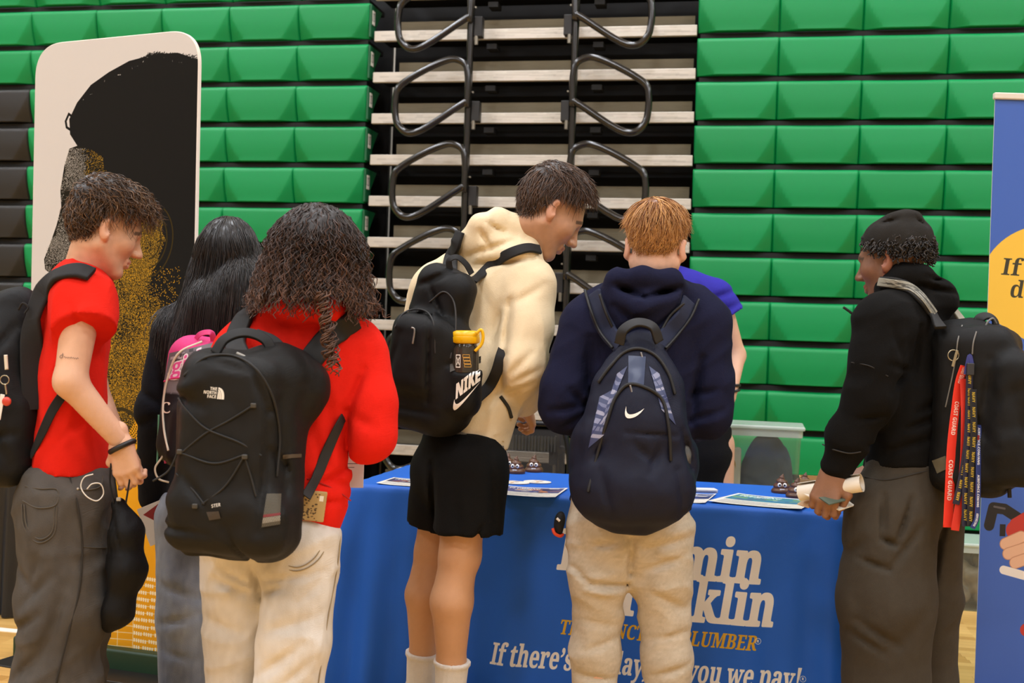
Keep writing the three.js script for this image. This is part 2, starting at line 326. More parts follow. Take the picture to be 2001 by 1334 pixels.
const M_SEATB = new THREE.MeshPhysicalMaterial({ color: 0x1d1a15, roughness: 0.38, bumpMap: rep(T_FLEECE, 3), bumpScale: 0.0006 });
const SEAT = seatGeo(SEAT_W - 0.002), ROWS = 14;
const plateTex = canvas(64, 128, (c) => { c.fillStyle = '#d8d2c2'; c.fillRect(0, 0, 64, 128); c.strokeStyle = '#3a3630'; c.lineWidth = 9; c.strokeRect(20, 26, 24, 66); });
const M_PLATE = std(0xffffff, 0.6, { map: plateTex });
{
  const bank = (label, n, x0, dir) => {
    const g = thingW('bleacher_section', label, 'bleachers', dir > 0 ? x0 + n * SEAT_W / 2 : x0 - n * SEAT_W / 2, 0, 0, 0), gx = g.position.x;
    for (let k = 1; k <= ROWS; k++) {
      const y = ROW0 + k * RISE;
      for (let i = 0; i < n; i++) {
        const x = x0 + dir * (i + 0.5) * SEAT_W, black = dir < 0 && i >= 5 && k <= 11;
        const m = partL(g, 'seat', SEAT, black ? M_SEATB : M_SEAT[(i * 5 + k * 7) % 3]); m.position.set(x - gx, y, rr(-0.003, 0.003)); m.name = black ? 'black_seat' : 'green_seat';
      }
      partL(g, 'deck', box(n * SEAT_W - 0.03, 0.03, 0.3, 0, y - 0.235, -0.2), M_BLACK);
      if (dir < 0) {
        const c = partL(g, 'end_cap', rbox(0.014, 0.2, 0.1, 0.004, x0 - gx + 0.005, y - 0.107, -0.066), std(0x0d5a32, 0.5));
        partL(c, 'row_plate', box(0.004, 0.085, 0.042, x0 - gx + 0.0145, y - 0.085, -0.055), M_PLATE);
      }
    }
    partL(g, 'back_panel', box(n * SEAT_W, 3.7, 0.04, 0, 1.85, -0.5), M_BLACK);
    partL(g, 'kick_board', box(n * SEAT_W, 0.11, 0.03, 0, 0.055, -0.08), std(0x2a2018, 0.7));
    return g;
  };
  bank('green plastic folded bleachers behind the tall portrait banner at left', 10, XL, -1);
  bank('green plastic folded bleachers at right behind the boy in black', 8, XR, 1);
  // the aisle between the banks
  const w = XR - XL - 0.024, cx = (XL + XR) / 2 + 0.011, g = thingW('bleacher_aisle', 'folded aisle steps with bright aluminium edges between the green seat banks', 'steps', cx, 0, 0);
  const alu = canvas(512, 64, (c) => { c.fillStyle = '#d2cabd'; c.fillRect(0, 0, 512, 64); for (let i = 0; i < 260; i++) { c.fillStyle = `rgba(${rnd() < .5 ? '90,84,76' : '240,236,226'},${rr(.02, .12)})`; c.fillRect(rr(0, 512), rr(0, 64), rr(4, 60), rr(1, 14)); } });
  const ply = canvas(512, 128, (c) => { c.fillStyle = '#746a54'; c.fillRect(0, 0, 512, 128); for (let i = 0; i < 1400; i++) { c.fillStyle = `rgba(${rnd() < .5 ? '60,52,38' : '150,140,115'},${rr(.03, .1)})`; c.fillRect(rr(0, 512), rr(0, 128), rr(3, 40), rr(1, 3)); } });
  const mAlu = std(0xffffff, 0.45, { map: alu, metalness: 0.25 }), mPly = std(0xffffff, 0.8, { map: ply });
  for (let k = 0; k <= ROWS; k++) {
    const y = 0.155 + k * RISE;
    partL(g, 'step_edge', rbox(w - 0.01, 0.062, 0.03, 0.004, 0, y - 0.031, -0.05), mAlu);
    partL(g, 'tread', box(w - 0.01, 0.02, 0.3, 0, y - 0.012, -0.21), M_BLACK);
    partL(g, 'riser_board', box(w - 0.16, 0.085, 0.02, 0.055, y + 0.04, -0.16), mPly);
    partL(g, 'angle_bracket', box(0.06, 0.03, 0.1, -0.24, y - 0.1, -0.1), M_BLACK); partL(g, 'angle_bracket', box(0.06, 0.03, 0.1, 0.4, y - 0.1, -0.1), M_BLACK);
  }
  partL(g, 'back_panel', box(w, 3.7, 0.04, 0, 1.85, -0.5), M_BLACK);
  partL(g, 'kick_board', box(w, 0.08, 0.03, 0, 0.04, -0.06), std(0x9b8a66, 0.7));
  // handrails
  const mRail = new THREE.MeshPhysicalMaterial({ color: 0x0d0b0a, roughness: 0.22, clearcoat: 0.6, clearcoatRoughness: 0.15 });
  const rail = (label, pxTop, s) => {
    const top = hit(pxTop, 0, 0.1), X = top.x, r = thingW('handrail', label, 'handrail', X, 0, 0.1, 0);
    partL(r, 'post', new THREE.CylinderGeometry(0.021, 0.021, 3.35, 14).translate(0, 1.675, 0), mRail);
    for (let k = 0; k < 6; k++) {
      const yt = 3.432 - 0.4955 * k; // top of each loop
      if (yt < 0.6) continue;
      const q = [[0, -0.28], [0, -0.1], [-0.02, -0.03], [-0.085, 0], [-0.16, -0.015], [-0.36, -0.115], [-0.42, -0.165], [-0.435, -0.23], [-0.435, -0.31], [-0.42, -0.375], [-0.37, -0.425], [-0.3, -0.425], [-0.05, -0.275], [0.0, -0.245]];
      const pts = q.map(([x, y]) => V3(-s * x * -1 * 1.0, yt + y, 0.03)).map((v) => V3(v.x * 1, v.y, v.z));
      partL(r, 'loop', tube(pts, 0.0205, { n: 70, sides: 12, normals: [V3(0, 0, 1), V3(0, 0, 1)] }), mRail);
      const b = partL(r, 'bracket', rbox(0.05, 0.12, 0.06, 0.006, s * 0.045, yt - 0.3, -0.02), std(0x15120f, 0.5));
      partL(b, 'bolt', new THREE.CylinderGeometry(0.012, 0.012, 0.05, 10).translate(s * 0.035, yt - 0.38, 0), std(0x8d877a, 0.35, { metalness: 0.8 }));
      partL(r, 'bolt', new THREE.CylinderGeometry(0.005, 0.005, 0.016, 8).rotateX(Math.PI / 2).translate(s * 0.03, yt - 0.19, 0.012), std(0xa8a294, 0.3, { metalness: 0.8 }));
    }
  };
  rail('black steel handrail with looped grips bending left in the aisle', 922, 1);
  rail('black steel handrail with looped grips bending right in the aisle', 1127, -1);
}

// ---------------------------------------------------------------- table with printed cloth
const TZ = 2.64, TX0 = -1.504, TX1 = 0.326, TD = 0.76, TY = 0.745;
const serif = (c, text, x, y, w, h, o = {}) => { // text box: left x, baseline y, width w, cap height h
  c.save(); c.translate(x, y); if (o.rot) c.rotate(o.rot); c.transform(1, 0, o.skew ?? -0.2, 1, 0, 0); c.font = `${o.weight ?? 'bold'} 100px ${o.font ?? 'serif'}`; const m = c.measureText(text).width; c.scale(w / m, h / 72); c.fillStyle = o.color ?? '#efe6da';
  if (o.stroke) { c.strokeStyle = o.color ?? '#efe6da'; c.lineWidth = o.stroke; c.lineJoin = 'round'; c.strokeText(text, 0, 0); } c.fillText(text, 0, 0); c.restore();
};
{
  const t = thingW('folding_table', 'folding table under the blue printed cloth', 'table', (TX0 + TX1) / 2, 0, TZ - TD / 2);
  partL(t, 'table_top', rbox(TX1 - TX0 - 0.03, 0.04, TD - 0.03, 0.01, 0, TY - 0.026, 0), std(0xcfcabd, 0.6));
  for (const sx of [-1, 1]) for (const sz of [-1, 1]) partL(t, 'leg', new THREE.CylinderGeometry(0.015, 0.015, TY - 0.05, 10).translate(sx * 0.72, (TY - 0.05) / 2, sz * 0.28), std(0x55524c, 0.5));
  // the cloth
  const L = TX1 - TX0, PW = 2048, PH = 824, k = PW / L, h = TY - 0.012;
  const u = (px, py) => { const p = hit(px, py, TZ + 0.01); return [(p.x - TX0) * k, (TY - p.y) / h * PH]; };
  const cloth = canvas(PW, PH, (c) => {
    c.fillStyle = '#0a5cc0'; c.fillRect(0, 0, PW, PH);
    const word = (text, p0, p1, hpx, o) => { const a = u(...p0), b = u(...p1), s = Math.abs(u(p0[0], p0[1] + hpx)[1] - a[1]); serif(c, text, a[0], a[1], b[0] - a[0], s, o); };
    word('Benjamin', [1087, 1121], [1486, 1140], 74, { stroke: 5, skew: -0.14 });
    word('Franklin', [1160, 1203], [1510, 1230], 76, { stroke: 5, skew: -0.14 });
    word('THE PUNCTUAL PLUMBER', [1092, 1243], [1477, 1263], 27, { color: '#d9a322', stroke: 2 });
    word("If there’s a delay, it’s you we pay!", [960, 1297], [1563, 1336], 40, { stroke: 2.5, skew: -0.16 });
    for (const [x, y, s] of [[1481, 1259, 11], [1569, 1331, 11]]) { const a = u(x, y); c.strokeStyle = '#efe6da'; c.lineWidth = 1.8; c.beginPath(); c.arc(a[0], a[1], s, 0, 7); c.stroke(); c.fillStyle = '#efe6da'; c.font = 'bold 14px sans-serif'; c.fillText('R', a[0] - 5, a[1] + 5); }
  });
  const clothMat = (o) => new THREE.MeshPhysicalMaterial({ roughness: 0.62, sheen: 0.1, sheenColor: new THREE.Color(0.1, 0.3, 0.6), sheenRoughness: 0.5, bumpMap: rep(T_WEAVE, 14, 6), bumpScale: 0.0005, ...o });
  const mFront = clothMat({ map: cloth }), mBlue = clothMat({ color: 0x0a5cc0 });
  const tc = thingW('tablecloth', 'blue printed cloth hanging to the floor over the folding table', 'tablecloth', (TX0 + TX1) / 2, 0, TZ - TD / 2);
  const fold = (s, v, amp) => amp * Math.pow(v, 0.7);
  function drape(w, wave) { // width w along x, hanging from y = TY to 0.012, facing +z, at z = wave
    const nu = 120, nv = 40, pos = [], uv = [], ind = [];
    for (let j = 0; j <= nv; j++) for (let i = 0; i <= nu; i++) {
      const s = i / nu, v = j / nv, r = 0.018, y = v < 0.06 ? TY + 0.004 - r + r * Math.cos(v / 0.06 * Math.PI / 2) : lerp(TY + 0.004 - r, 0.012, (v - 0.06) / 0.94), z = v < 0.06 ? r * Math.sin(v / 0.06 * Math.PI / 2) : r;
      const [dx, dz] = wave(s, v); pos.push((s - 0.5) * w + dx, y, z - 0.018 + dz); uv.push(s, 1 - v);
    }
    for (let j = 0; j < nv; j++) for (let i = 0; i < nu; i++) { const a = j * (nu + 1) + i, b = a + nu + 1; ind.push(a, b, a + 1, b, b + 1, a + 1); }
    const g = new THREE.BufferGeometry(); g.setAttribute('position', new THREE.Float32BufferAttribute(pos, 3)); g.setAttribute('uv', new THREE.Float32BufferAttribute(uv, 2)); g.setIndex(ind); g.computeVertexNormals(); return g;
  }
  partL(tc, 'cloth_top', rbox(L - 0.03, 0.008, TD - 0.03, 0.003, 0, TY, 0), mBlue);
  partL(tc, 'cloth_front', drape(L, (s, v) => [-0.09 * Math.exp(-s * 9) * v, fold(s, v, 0.02 + 0.05 * Math.exp(-s * 14) + 0.011 * Math.sin(s * 19 + 0.8) + 0.006 * Math.sin(s * 41) + 0.028 * Math.exp(-s * 7) * Math.sin(s * 95) + 0.02 * Math.exp(-(1 - s) * 9) * Math.sin(s * 80))]).translate(0, 0, TD / 2), mFront);
  for (const sd of [-1, 1]) partL(tc, 'cloth_side', drape(TD, (s, v) => [0, fold(s, v, 0.06 + 0.022 * Math.sin(s * 33) + 0.01 * Math.sin(s * 60))]).rotateY(sd * Math.PI / 2).translate(sd * L / 2, 0, 0), mBlue);
  partL(tc, 'cloth_back', drape(L, (s, v) => [0, fold(s, v, 0.015 + 0.008 * Math.sin(s * 40))]).rotateY(Math.PI).translate(0, 0, -TD / 2), mBlue);
}
// leaflets and swirl toys on the table
{
  const onTop = (px, py, y = TY + 0.005) => hitY(px, py, y);
  const leafTex = (seed0, pal) => canvas(256, 180, (c) => {
    c.fillStyle = '#e6e0d6'; c.fillRect(0, 0, 256, 180); c.fillStyle = pal[0]; c.fillRect(10, 10, 236, 96);
    for (let i = 0; i < 26; i++) { c.fillStyle = pal[1 + (i % (pal.length - 1))]; c.fillRect(rr(10, 210), rr(10, 96), rr(10, 60), rr(4, 16)); }
    serif(c, 'PLUMBING', 20, 40, 130, 20, { color: '#f2efe8', skew: -0.1 });
    c.fillStyle = '#6b6a70'; for (let i = 0; i < 6; i++) c.fillRect(16, 116 + i * 9, rr(120, 220), 3);
  });
  const leaflet = (label, tl, tr, br, bl, tex, lift = 0) => {
    const q = [tl, tr, br, bl].map(([x, y]) => onTop(x, y, TY + 0.006 + lift)), c = q.reduce((a, b) => a.clone().add(b)).multiplyScalar(0.25);
    const pos = [], uv = [], ind = [], N = 8;
    for (let j = 0; j <= N; j++) for (let i = 0; i <= N; i++) { const u = i / N, v = j / N, p = q[0].clone().lerp(q[1], u).lerp(q[3].clone().lerp(q[2], u), v); pos.push(p.x - c.x, p.y - c.y + 0.004 * Math.pow(Math.abs(u - 0.5) * 2, 3), p.z - c.z); uv.push(u, 1 - v); }
    for (let j = 0; j < N; j++) for (let i = 0; i < N; i++) { const a = j * (N + 1) + i, b = a + N + 1; ind.push(a, b, a + 1, b, b + 1, a + 1); }
    const g = new THREE.BufferGeometry(); g.setAttribute('position', new THREE.Float32BufferAttribute(pos, 3)); g.setAttribute('uv', new THREE.Float32BufferAttribute(uv, 2)); g.setIndex(ind); g.computeVertexNormals();
    const m = shadow(new THREE.Mesh(g, std(0xffffff, 0.5, { map: tex, side: THREE.DoubleSide }))); m.name = numbered('leaflet'); m.position.copy(c); tag(m, label, 'leaflet', 'leaflets on the blue table'); scene.add(m);
  };
  const dark = ['#3a3550', '#8a4a38', '#2f3d7a', '#b0a898'], teal = ['#3f7f92', '#2f6f9a', '#7fa05a', '#a7b8b0', '#4a5a80'];
  leaflet('dark printed leaflet at the left end of the blue table', [770, 934], [870, 938], [840, 952], [735, 945], leafTex(1, dark));
  leaflet('purple and orange printed leaflet beside the boy in shorts', [990, 950], [1110, 955], [1085, 973], [965, 965], leafTex(2, ['#4b4a78', '#c77a3a', '#30407c', '#cfc6b4', '#2a2a4a']));
  leaflet('dark blue printed leaflet right of the navy backpack', [1320, 962], [1400, 966], [1378, 984], [1300, 978], leafTex(3, ['#34406a', '#a0a6b8', '#2f3d7a', '#d8d2c4']));
  leaflet('teal and grey photo leaflet near the front table edge', [1443, 965], [1600, 978], [1566, 996], [1382, 980], leafTex(4, teal), 0.002);
  const ring = canvas(128, 64, (c) => { c.fillStyle = '#e9e2d8'; c.fillRect(0, 0, 128, 64); for (let i = 0; i < 14; i++) { c.fillStyle = ['#8a3a30', '#3a3550', '#d9a322'][i % 3]; c.beginPath(); c.ellipse(10 + i * 8, 20 + 24 * rnd(), 5, 4, 0, 0, 7); c.fill(); } });
  const oval = (label, px, py, rx, rz) => { const p = onTop(px, py); const m = shadow(new THREE.Mesh(new THREE.CylinderGeometry(1, 1, 0.002, 40).scale(rx, 1, rz), std(0xffffff, 0.5, { map: ring }))); m.name = numbered('sticker_sheet'); m.position.set(p.x, p.y + 0.002, p.z); tag(m, label, 'sticker', 'oval sticker sheets on the table'); scene.add(m); };
  oval('oval white sticker sheet with red print nearest the boy in shorts', 1000, 943, 0.07, 0.05); oval('oval white sticker sheet with red print left of the navy backpack', 1050, 942, 0.055, 0.05);
  const cards = thingW('card_stack', 'small stack of white cards beside the navy backpack', 'cards', onTop(1372, 960).x, TY + 0.004, onTop(1372, 960).z, 0.3);
  for (let i = 0; i < 4; i++) partL(cards, 'card', box(0.1, 0.0025, 0.06, rr(-.004, .004), 0.002 + i * 0.003, rr(-.004, .004)), std(0xe9e4dc, 0.6));
  // swirl toys
  const lathe = (() => {
    const pts = [[0, 0], [0.05, 0], [0.056, 0.006], [0.057, 0.014], [0.05, 0.026], [0.044, 0.03], [0.046, 0.038], [0.043, 0.046], [0.034, 0.053], [0.03, 0.056], [0.032, 0.063], [0.028, 0.07], [0.019, 0.076], [0.015, 0.079], [0.015, 0.084], [0.01, 0.092], [0.005, 0.1], [0.0, 0.106]].map(([x, y]) => new THREE.Vector2(x, y));
    const g = new THREE.LatheGeometry(new THREE.SplineCurve(pts).getPoints(60), 32), p = g.attributes.position;
    for (let i = 0; i < p.count; i++) { const y = p.getY(i), a = Math.atan2(p.getZ(i), p.getX(i)); p.setY(i, y + 0.003 * Math.sin(a + y * 60) * sstep(0.004, 0.02, y)); p.setX(i, p.getX(i) + 0.006 * sstep(0.085, 0.106, y)); }
    g.computeVertexNormals(); return g;
  })();
  const mToy = new THREE.MeshPhysicalMaterial({ color: 0x5a3722, roughness: 0.4 }), mW = std(0xf2efe8, 0.4), mK = std(0x0a0a0a, 0.4), smile = new THREE.Shape(); smile.absarc(0, 0, 0.013, Math.PI, 2 * Math.PI); smile.lineTo(-0.013, 0);
  const mouthG = new THREE.ExtrudeGeometry(smile, { depth: 0.008, bevelEnabled: false, curveSegments: 12 });
  const toy = (label, px, py, turn = 0) => {
    const p = onTop(px, py), g = thingW('swirl_toy', label, 'toy', p.x, TY + 0.004, p.z, 0.15 + turn, 'brown swirl toys');
    g.scale.setScalar(0.7); partL(g, 'swirl', lathe, mToy);
    for (const s of [-1, 1]) { const e = partL(g, 'eye', new THREE.SphereGeometry(0.0105, 16, 12).scale(1, 1.15, 0.6).translate(s * 0.0145, 0.047, 0.041), mW); partL(e, 'pupil', new THREE.SphereGeometry(0.0055, 12, 10).scale(1, 1.1, 0.5).translate(s * 0.013, 0.047, 0.046), mK); }
    partL(g, 'mouth', mouthG.clone().translate(0, 0.027, 0.0445), mW);
  };
  toy('brown swirl toy with round eyes half hidden behind the black shorts', 992, 918); toy('brown swirl toy in front of its neighbour beside the black shorts', 1008, 924, -0.1); toy('brown swirl toy alone in front of the mesh chair', 1043, 921);
  toy('brown swirl toy left of the pair by the rolled paper', 1527, 962, -0.1); toy('brown swirl toy nearest the rolled paper at the table front', 1556, 971, 0.1); toy('brown swirl toy behind the pair near the cardboard tray', 1572, 958, 0.6);
  // cardboard tray at the back edge
  const tr = thingW('cardboard_tray', 'shallow open cardboard tray at the back of the blue table', 'tray', 0.238, TY + 0.004, 1.97, 0.0), mC = std(0xb08a56, 0.85);
  partL(tr, 'base', box(0.16, 0.004, 0.16, 0, 0.002, 0), mC); for (const s of [-1, 1]) { partL(tr, 'long_side', box(0.16, 0.05, 0.004, 0, 0.025, s * 0.08), mC); partL(tr, 'short_side', box(0.004, 0.05, 0.16, s * 0.08, 0.025, 0), mC); }
}
// ---------------------------------------------------------------- behind the table
{
  const mClear = new THREE.MeshPhysicalMaterial({ color: 0xe8efe9, roughness: 0.12, transmission: 0.93, thickness: 0, ior: 1.45 });
  const lidM = new THREE.MeshPhysicalMaterial({ color: 0xe9efe9, roughness: 0.25, transmission: 0.55, thickness: 0 });
  const bin = (label, x, y, z, w, h, d, turn, fill) => {
    const g = thingW('storage_bin', label, 'storage bin', x, y, z, turn);
    const s = new THREE.Shape(), r = 0.03; const W2 = w / 2, D2 = d / 2;
    s.moveTo(-W2 + r, -D2); s.lineTo(W2 - r, -D2); s.quadraticCurveTo(W2, -D2, W2, -D2 + r); s.lineTo(W2, D2 - r); s.quadraticCurveTo(W2, D2, W2 - r, D2); s.lineTo(-W2 + r, D2); s.quadraticCurveTo(-W2, D2, -W2, D2 - r); s.lineTo(-W2, -D2 + r); s.quadraticCurveTo(-W2, -D2, -W2 + r, -D2);
    const pts = s.getPoints(8), pos = [], ind = [];
    pts.forEach((p, i) => { pos.push(p.x * 0.93, 0, p.y * 0.93, p.x, h, p.y); }); const n = pts.length; for (let i = 0; i < n; i++) { const a = 2 * i, b = 2 * ((i + 1) % n); ind.push(a, a + 1, b, b, a + 1, b + 1); }
    const gg = new THREE.BufferGeometry(); gg.setAttribute('position', new THREE.Float32BufferAttribute(pos, 3)); gg.setIndex(ind); gg.computeVertexNormals();
    partL(g, 'tub', gg, mClear, 'clear plastic tub'); partL(g, 'tub_floor', box(w * 0.92, 0.004, d * 0.92, 0, 0.003, 0), mClear);
    const lid = partL(g, 'lid', rbox(w + 0.03, 0.018, d + 0.03, 0.008, 0, h + 0.01, 0), lidM, 'translucent lid'); partL(lid, 'lid_rim', new THREE.ExtrudeGeometry(s, { depth: 0.035, bevelEnabled: false }).rotateX(Math.PI / 2).scale(1.03, 1, 1.03).translate(0, h + 0.004, 0), lidM);
    return g;
  };
  // on a folding chair behind the table
  const cz = 1.18, a = hit(1486, 822, cz), s = 2340 / 5.6, cw = 0.37, chair = (name, label, x, z, y) => {
    const c = thingW(name, label, 'chair', x, 0, z); const m = std(0x2a2723, 0.5);
    partL(c, 'seat', rbox(0.42, 0.02, 0.4, 0.008, 0, y - 0.011, 0), m); for (const sx of [-1, 1]) for (const sz of [-1, 1]) partL(c, 'leg', new THREE.CylinderGeometry(0.011, 0.011, y - 0.02, 10).translate(sx * 0.18, (y - 0.02) / 2, sz * 0.16), m);
    return c;
  };
  chair('stool', 'dark low stool carrying the clear bin behind the table', a.x, cz, 0.47);
  const top = a.y - 0.03, b = bin('clear plastic storage bin with grey cloth inside behind the table', a.x, 0.471, cz, cw, top - 0.471, 0.32, 0, null);
  const clothF = new Field(0.03); { const v = toView(V3(a.x + 0.035, 0.68, cz - 0.03)); clothF.e(v, [0.125, 0.235, 0.09]).e(v.clone().add(V3(0.01, -0.1, 0.02)), [0.125, 0.1, 0.1]).noise(0.012, 14); clothF.cr(v.clone().add(V3(-.1, .02, 0)), v.clone().add(V3(.1, -.1, 0)), 0.012, 0.012); const g = thing('grey_cloth', 'crumpled grey cloth packed inside the clear bin', 'cloth', v.clone().setY(0.49)); clothF.minY = 0.485; part(g, 'cloth', clothF.mesh(0.011, [0.075, 0.078, 0.085]), fleece()); }
  const bagT = canvas(128, 256, (c) => { c.fillStyle = '#e8dfcf'; c.fillRect(0, 0, 128, 256); c.fillStyle = '#d2a55c'; c.beginPath(); c.arc(70, 60, 26, 0, 7); c.fill(); c.fillStyle = '#e8dfcf'; c.beginPath(); c.arc(78, 70, 16, 0, 7); c.fill(); serif(c, 'ry', 22, 165, 90, 60, { color: '#4a4842', skew: 0 }); });
  const bg = thingW('paper_bag', 'white printed paper bag beside the grey cloth in the clear bin', 'bag', a.x - 0.125, 0.478, cz + 0.03); partL(bg, 'bag_body', rbox(0.085, 0.36, 0.06, 0.012, 0, 0.185, 0), std(0xffffff, 0.7, { map: bagT }));
  // bin of brown toys on the floor
  const p = hit(1898, 1175, 0.42), b2 = bin('clear plastic bin full of brown toys on the floor by the bleachers', p.x + 0.1, 0.001, 0.24, 0.5, 0.33, 0.34, 0, null);
  const bf = new Field(0.012); for (let i = 0; i < 60; i++) { const v = toView(V3(p.x + 0.1 + rr(-.19, .19), rr(0.05, 0.26), 0.24 + rr(-.11, .11))); bf.e(v, [0.05, 0.045, 0.05]); }
  const bt = thing('toy_heap', 'heap of brown lumpy toys filling the clear floor bin', 'toys', toView(V3(p.x + 0.1, 0.006, 0.24))); bt.userData.kind = 'stuff'; part(bt, 'heap', bf.mesh(0.012, (x, y, z) => { const t = 0.5 + 0.5 * noise(x * 30, y * 30, z * 30); return mix3([0.12, 0.075, 0.05], [0.32, 0.24, 0.17], t); }), vcol(0.45));
  // mesh back chair behind the toys
  const m0 = hit(1047, 845, 1.45), g = thingW('mesh_chair', 'black mesh back office chair behind the swirl toys', 'chair', m0.x, 0, 1.45, 0), mF = std(0x161412, 0.45);
  const fr = [[-0.16, 0.62], [-0.15, 0.86], [-0.12, 0.9], [0, 0.912], [0.12, 0.9], [0.15, 0.86], [0.16, 0.62], [0.1, 0.59], [-0.1, 0.59]].map(([x, y]) => V3(x * 0.95, y + 0.015, 0.02 - Math.abs(x) * 0.05));
  partL(g, 'back_frame', tube(fr, 0.012, { closed: true, n: 80 }), mF);
  const meshT = canvas(256, 256, (c) => { c.clearRect(0, 0, 256, 256); c.strokeStyle = '#3a3631'; c.lineWidth = 3.4; for (let i = 0; i < 256; i += 8) { c.beginPath(); c.moveTo(i, 0); c.lineTo(i, 256); c.moveTo(0, i); c.lineTo(256, i); c.stroke(); } }); meshT.wrapS = meshT.wrapT = THREE.RepeatWrapping; meshT.repeat.set(2, 2);
  partL(g, 'mesh_back', new THREE.PlaneGeometry(0.29, 0.27, 8, 8).translate(0, 0.765, 0.014), new THREE.MeshStandardMaterial({ map: meshT, transparent: true, alphaTest: 0.4, roughness: 0.8, side: THREE.DoubleSide }));
  for (let i = 0; i < 14; i++) partL(g, 'lumbar_rib', box(0.006, 0.07, 0.008, -0.098 + i * 0.015, 0.835, 0.03), std(0x3d3932, 0.6));
  partL(g, 'seat', rbox(0.44, 0.07, 0.42, 0.03, 0, 0.45, 0.1 - 0.2), mF); partL(g, 'back_post', box(0.05, 0.3, 0.02, 0, 0.53, -0.01), mF); partL(g, 'gas_stem', new THREE.CylinderGeometry(0.025, 0.025, 0.33, 12).translate(0, 0.25, -0.1), mF);
  for (let i = 0; i < 5; i++) partL(g, 'base_arm', rbox(0.28, 0.03, 0.04, 0.01, 0.15, 0.07, 0).rotateY(i * 1.2566).translate(0, 0, -0.1), mF), partL(g, 'caster', new THREE.SphereGeometry(0.027, 12, 10).translate(0.27 * Math.cos(i * 1.2566), 0.027, -0.1 - 0.27 * Math.sin(i * 1.2566)), mF);
}
// ---------------------------------------------------------------- black draped table at far left
{
  const c = hitY(-60, 1195, 0), e = hitY(46, 1208, 0), t = thingW('draped_table', 'table under a black satin cloth at the far left edge', 'table', e.x - 0.9, 0, e.z - 0.38), mS = new THREE.MeshPhysicalMaterial({ color: 0x0c0d10, roughness: 0.42, sheen: 0.4, sheenColor: new THREE.Color(.2, .22, .26) });
  const wall = (w, ph) => { const nu = 120, nv = 8, g = new THREE.PlaneGeometry(w, 0.735, nu, nv), p = g.attributes.position; for (let i = 0; i < p.count; i++) { const x = p.getX(i), v = Math.max(0, 0.5 - p.getY(i) / 0.735); p.setZ(i, (0.02 * Math.sin(x * 38 + ph) + 0.012 * Math.sin(x * 71) + 0.015) * Math.pow(v, 0.6)); } g.computeVertexNormals(); return g.translate(0, 0.735 / 2 + 0.006, 0); };
  partL(t, 'cloth_top', rbox(1.8, 0.01, 0.76, 0.004, 0, 0.742, 0), mS); partL(t, 'cloth_front', wall(1.8, 1).translate(0, 0, 0.38), mS); partL(t, 'cloth_back', wall(1.8, 2).rotateY(Math.PI).translate(0, 0, -0.38), mS);
  for (const s of [-1, 1]) partL(t, 'cloth_side', wall(0.76, 0.5).rotateY(s * Math.PI / 2).translate(s * 0.9, 0, 0), mS);
}
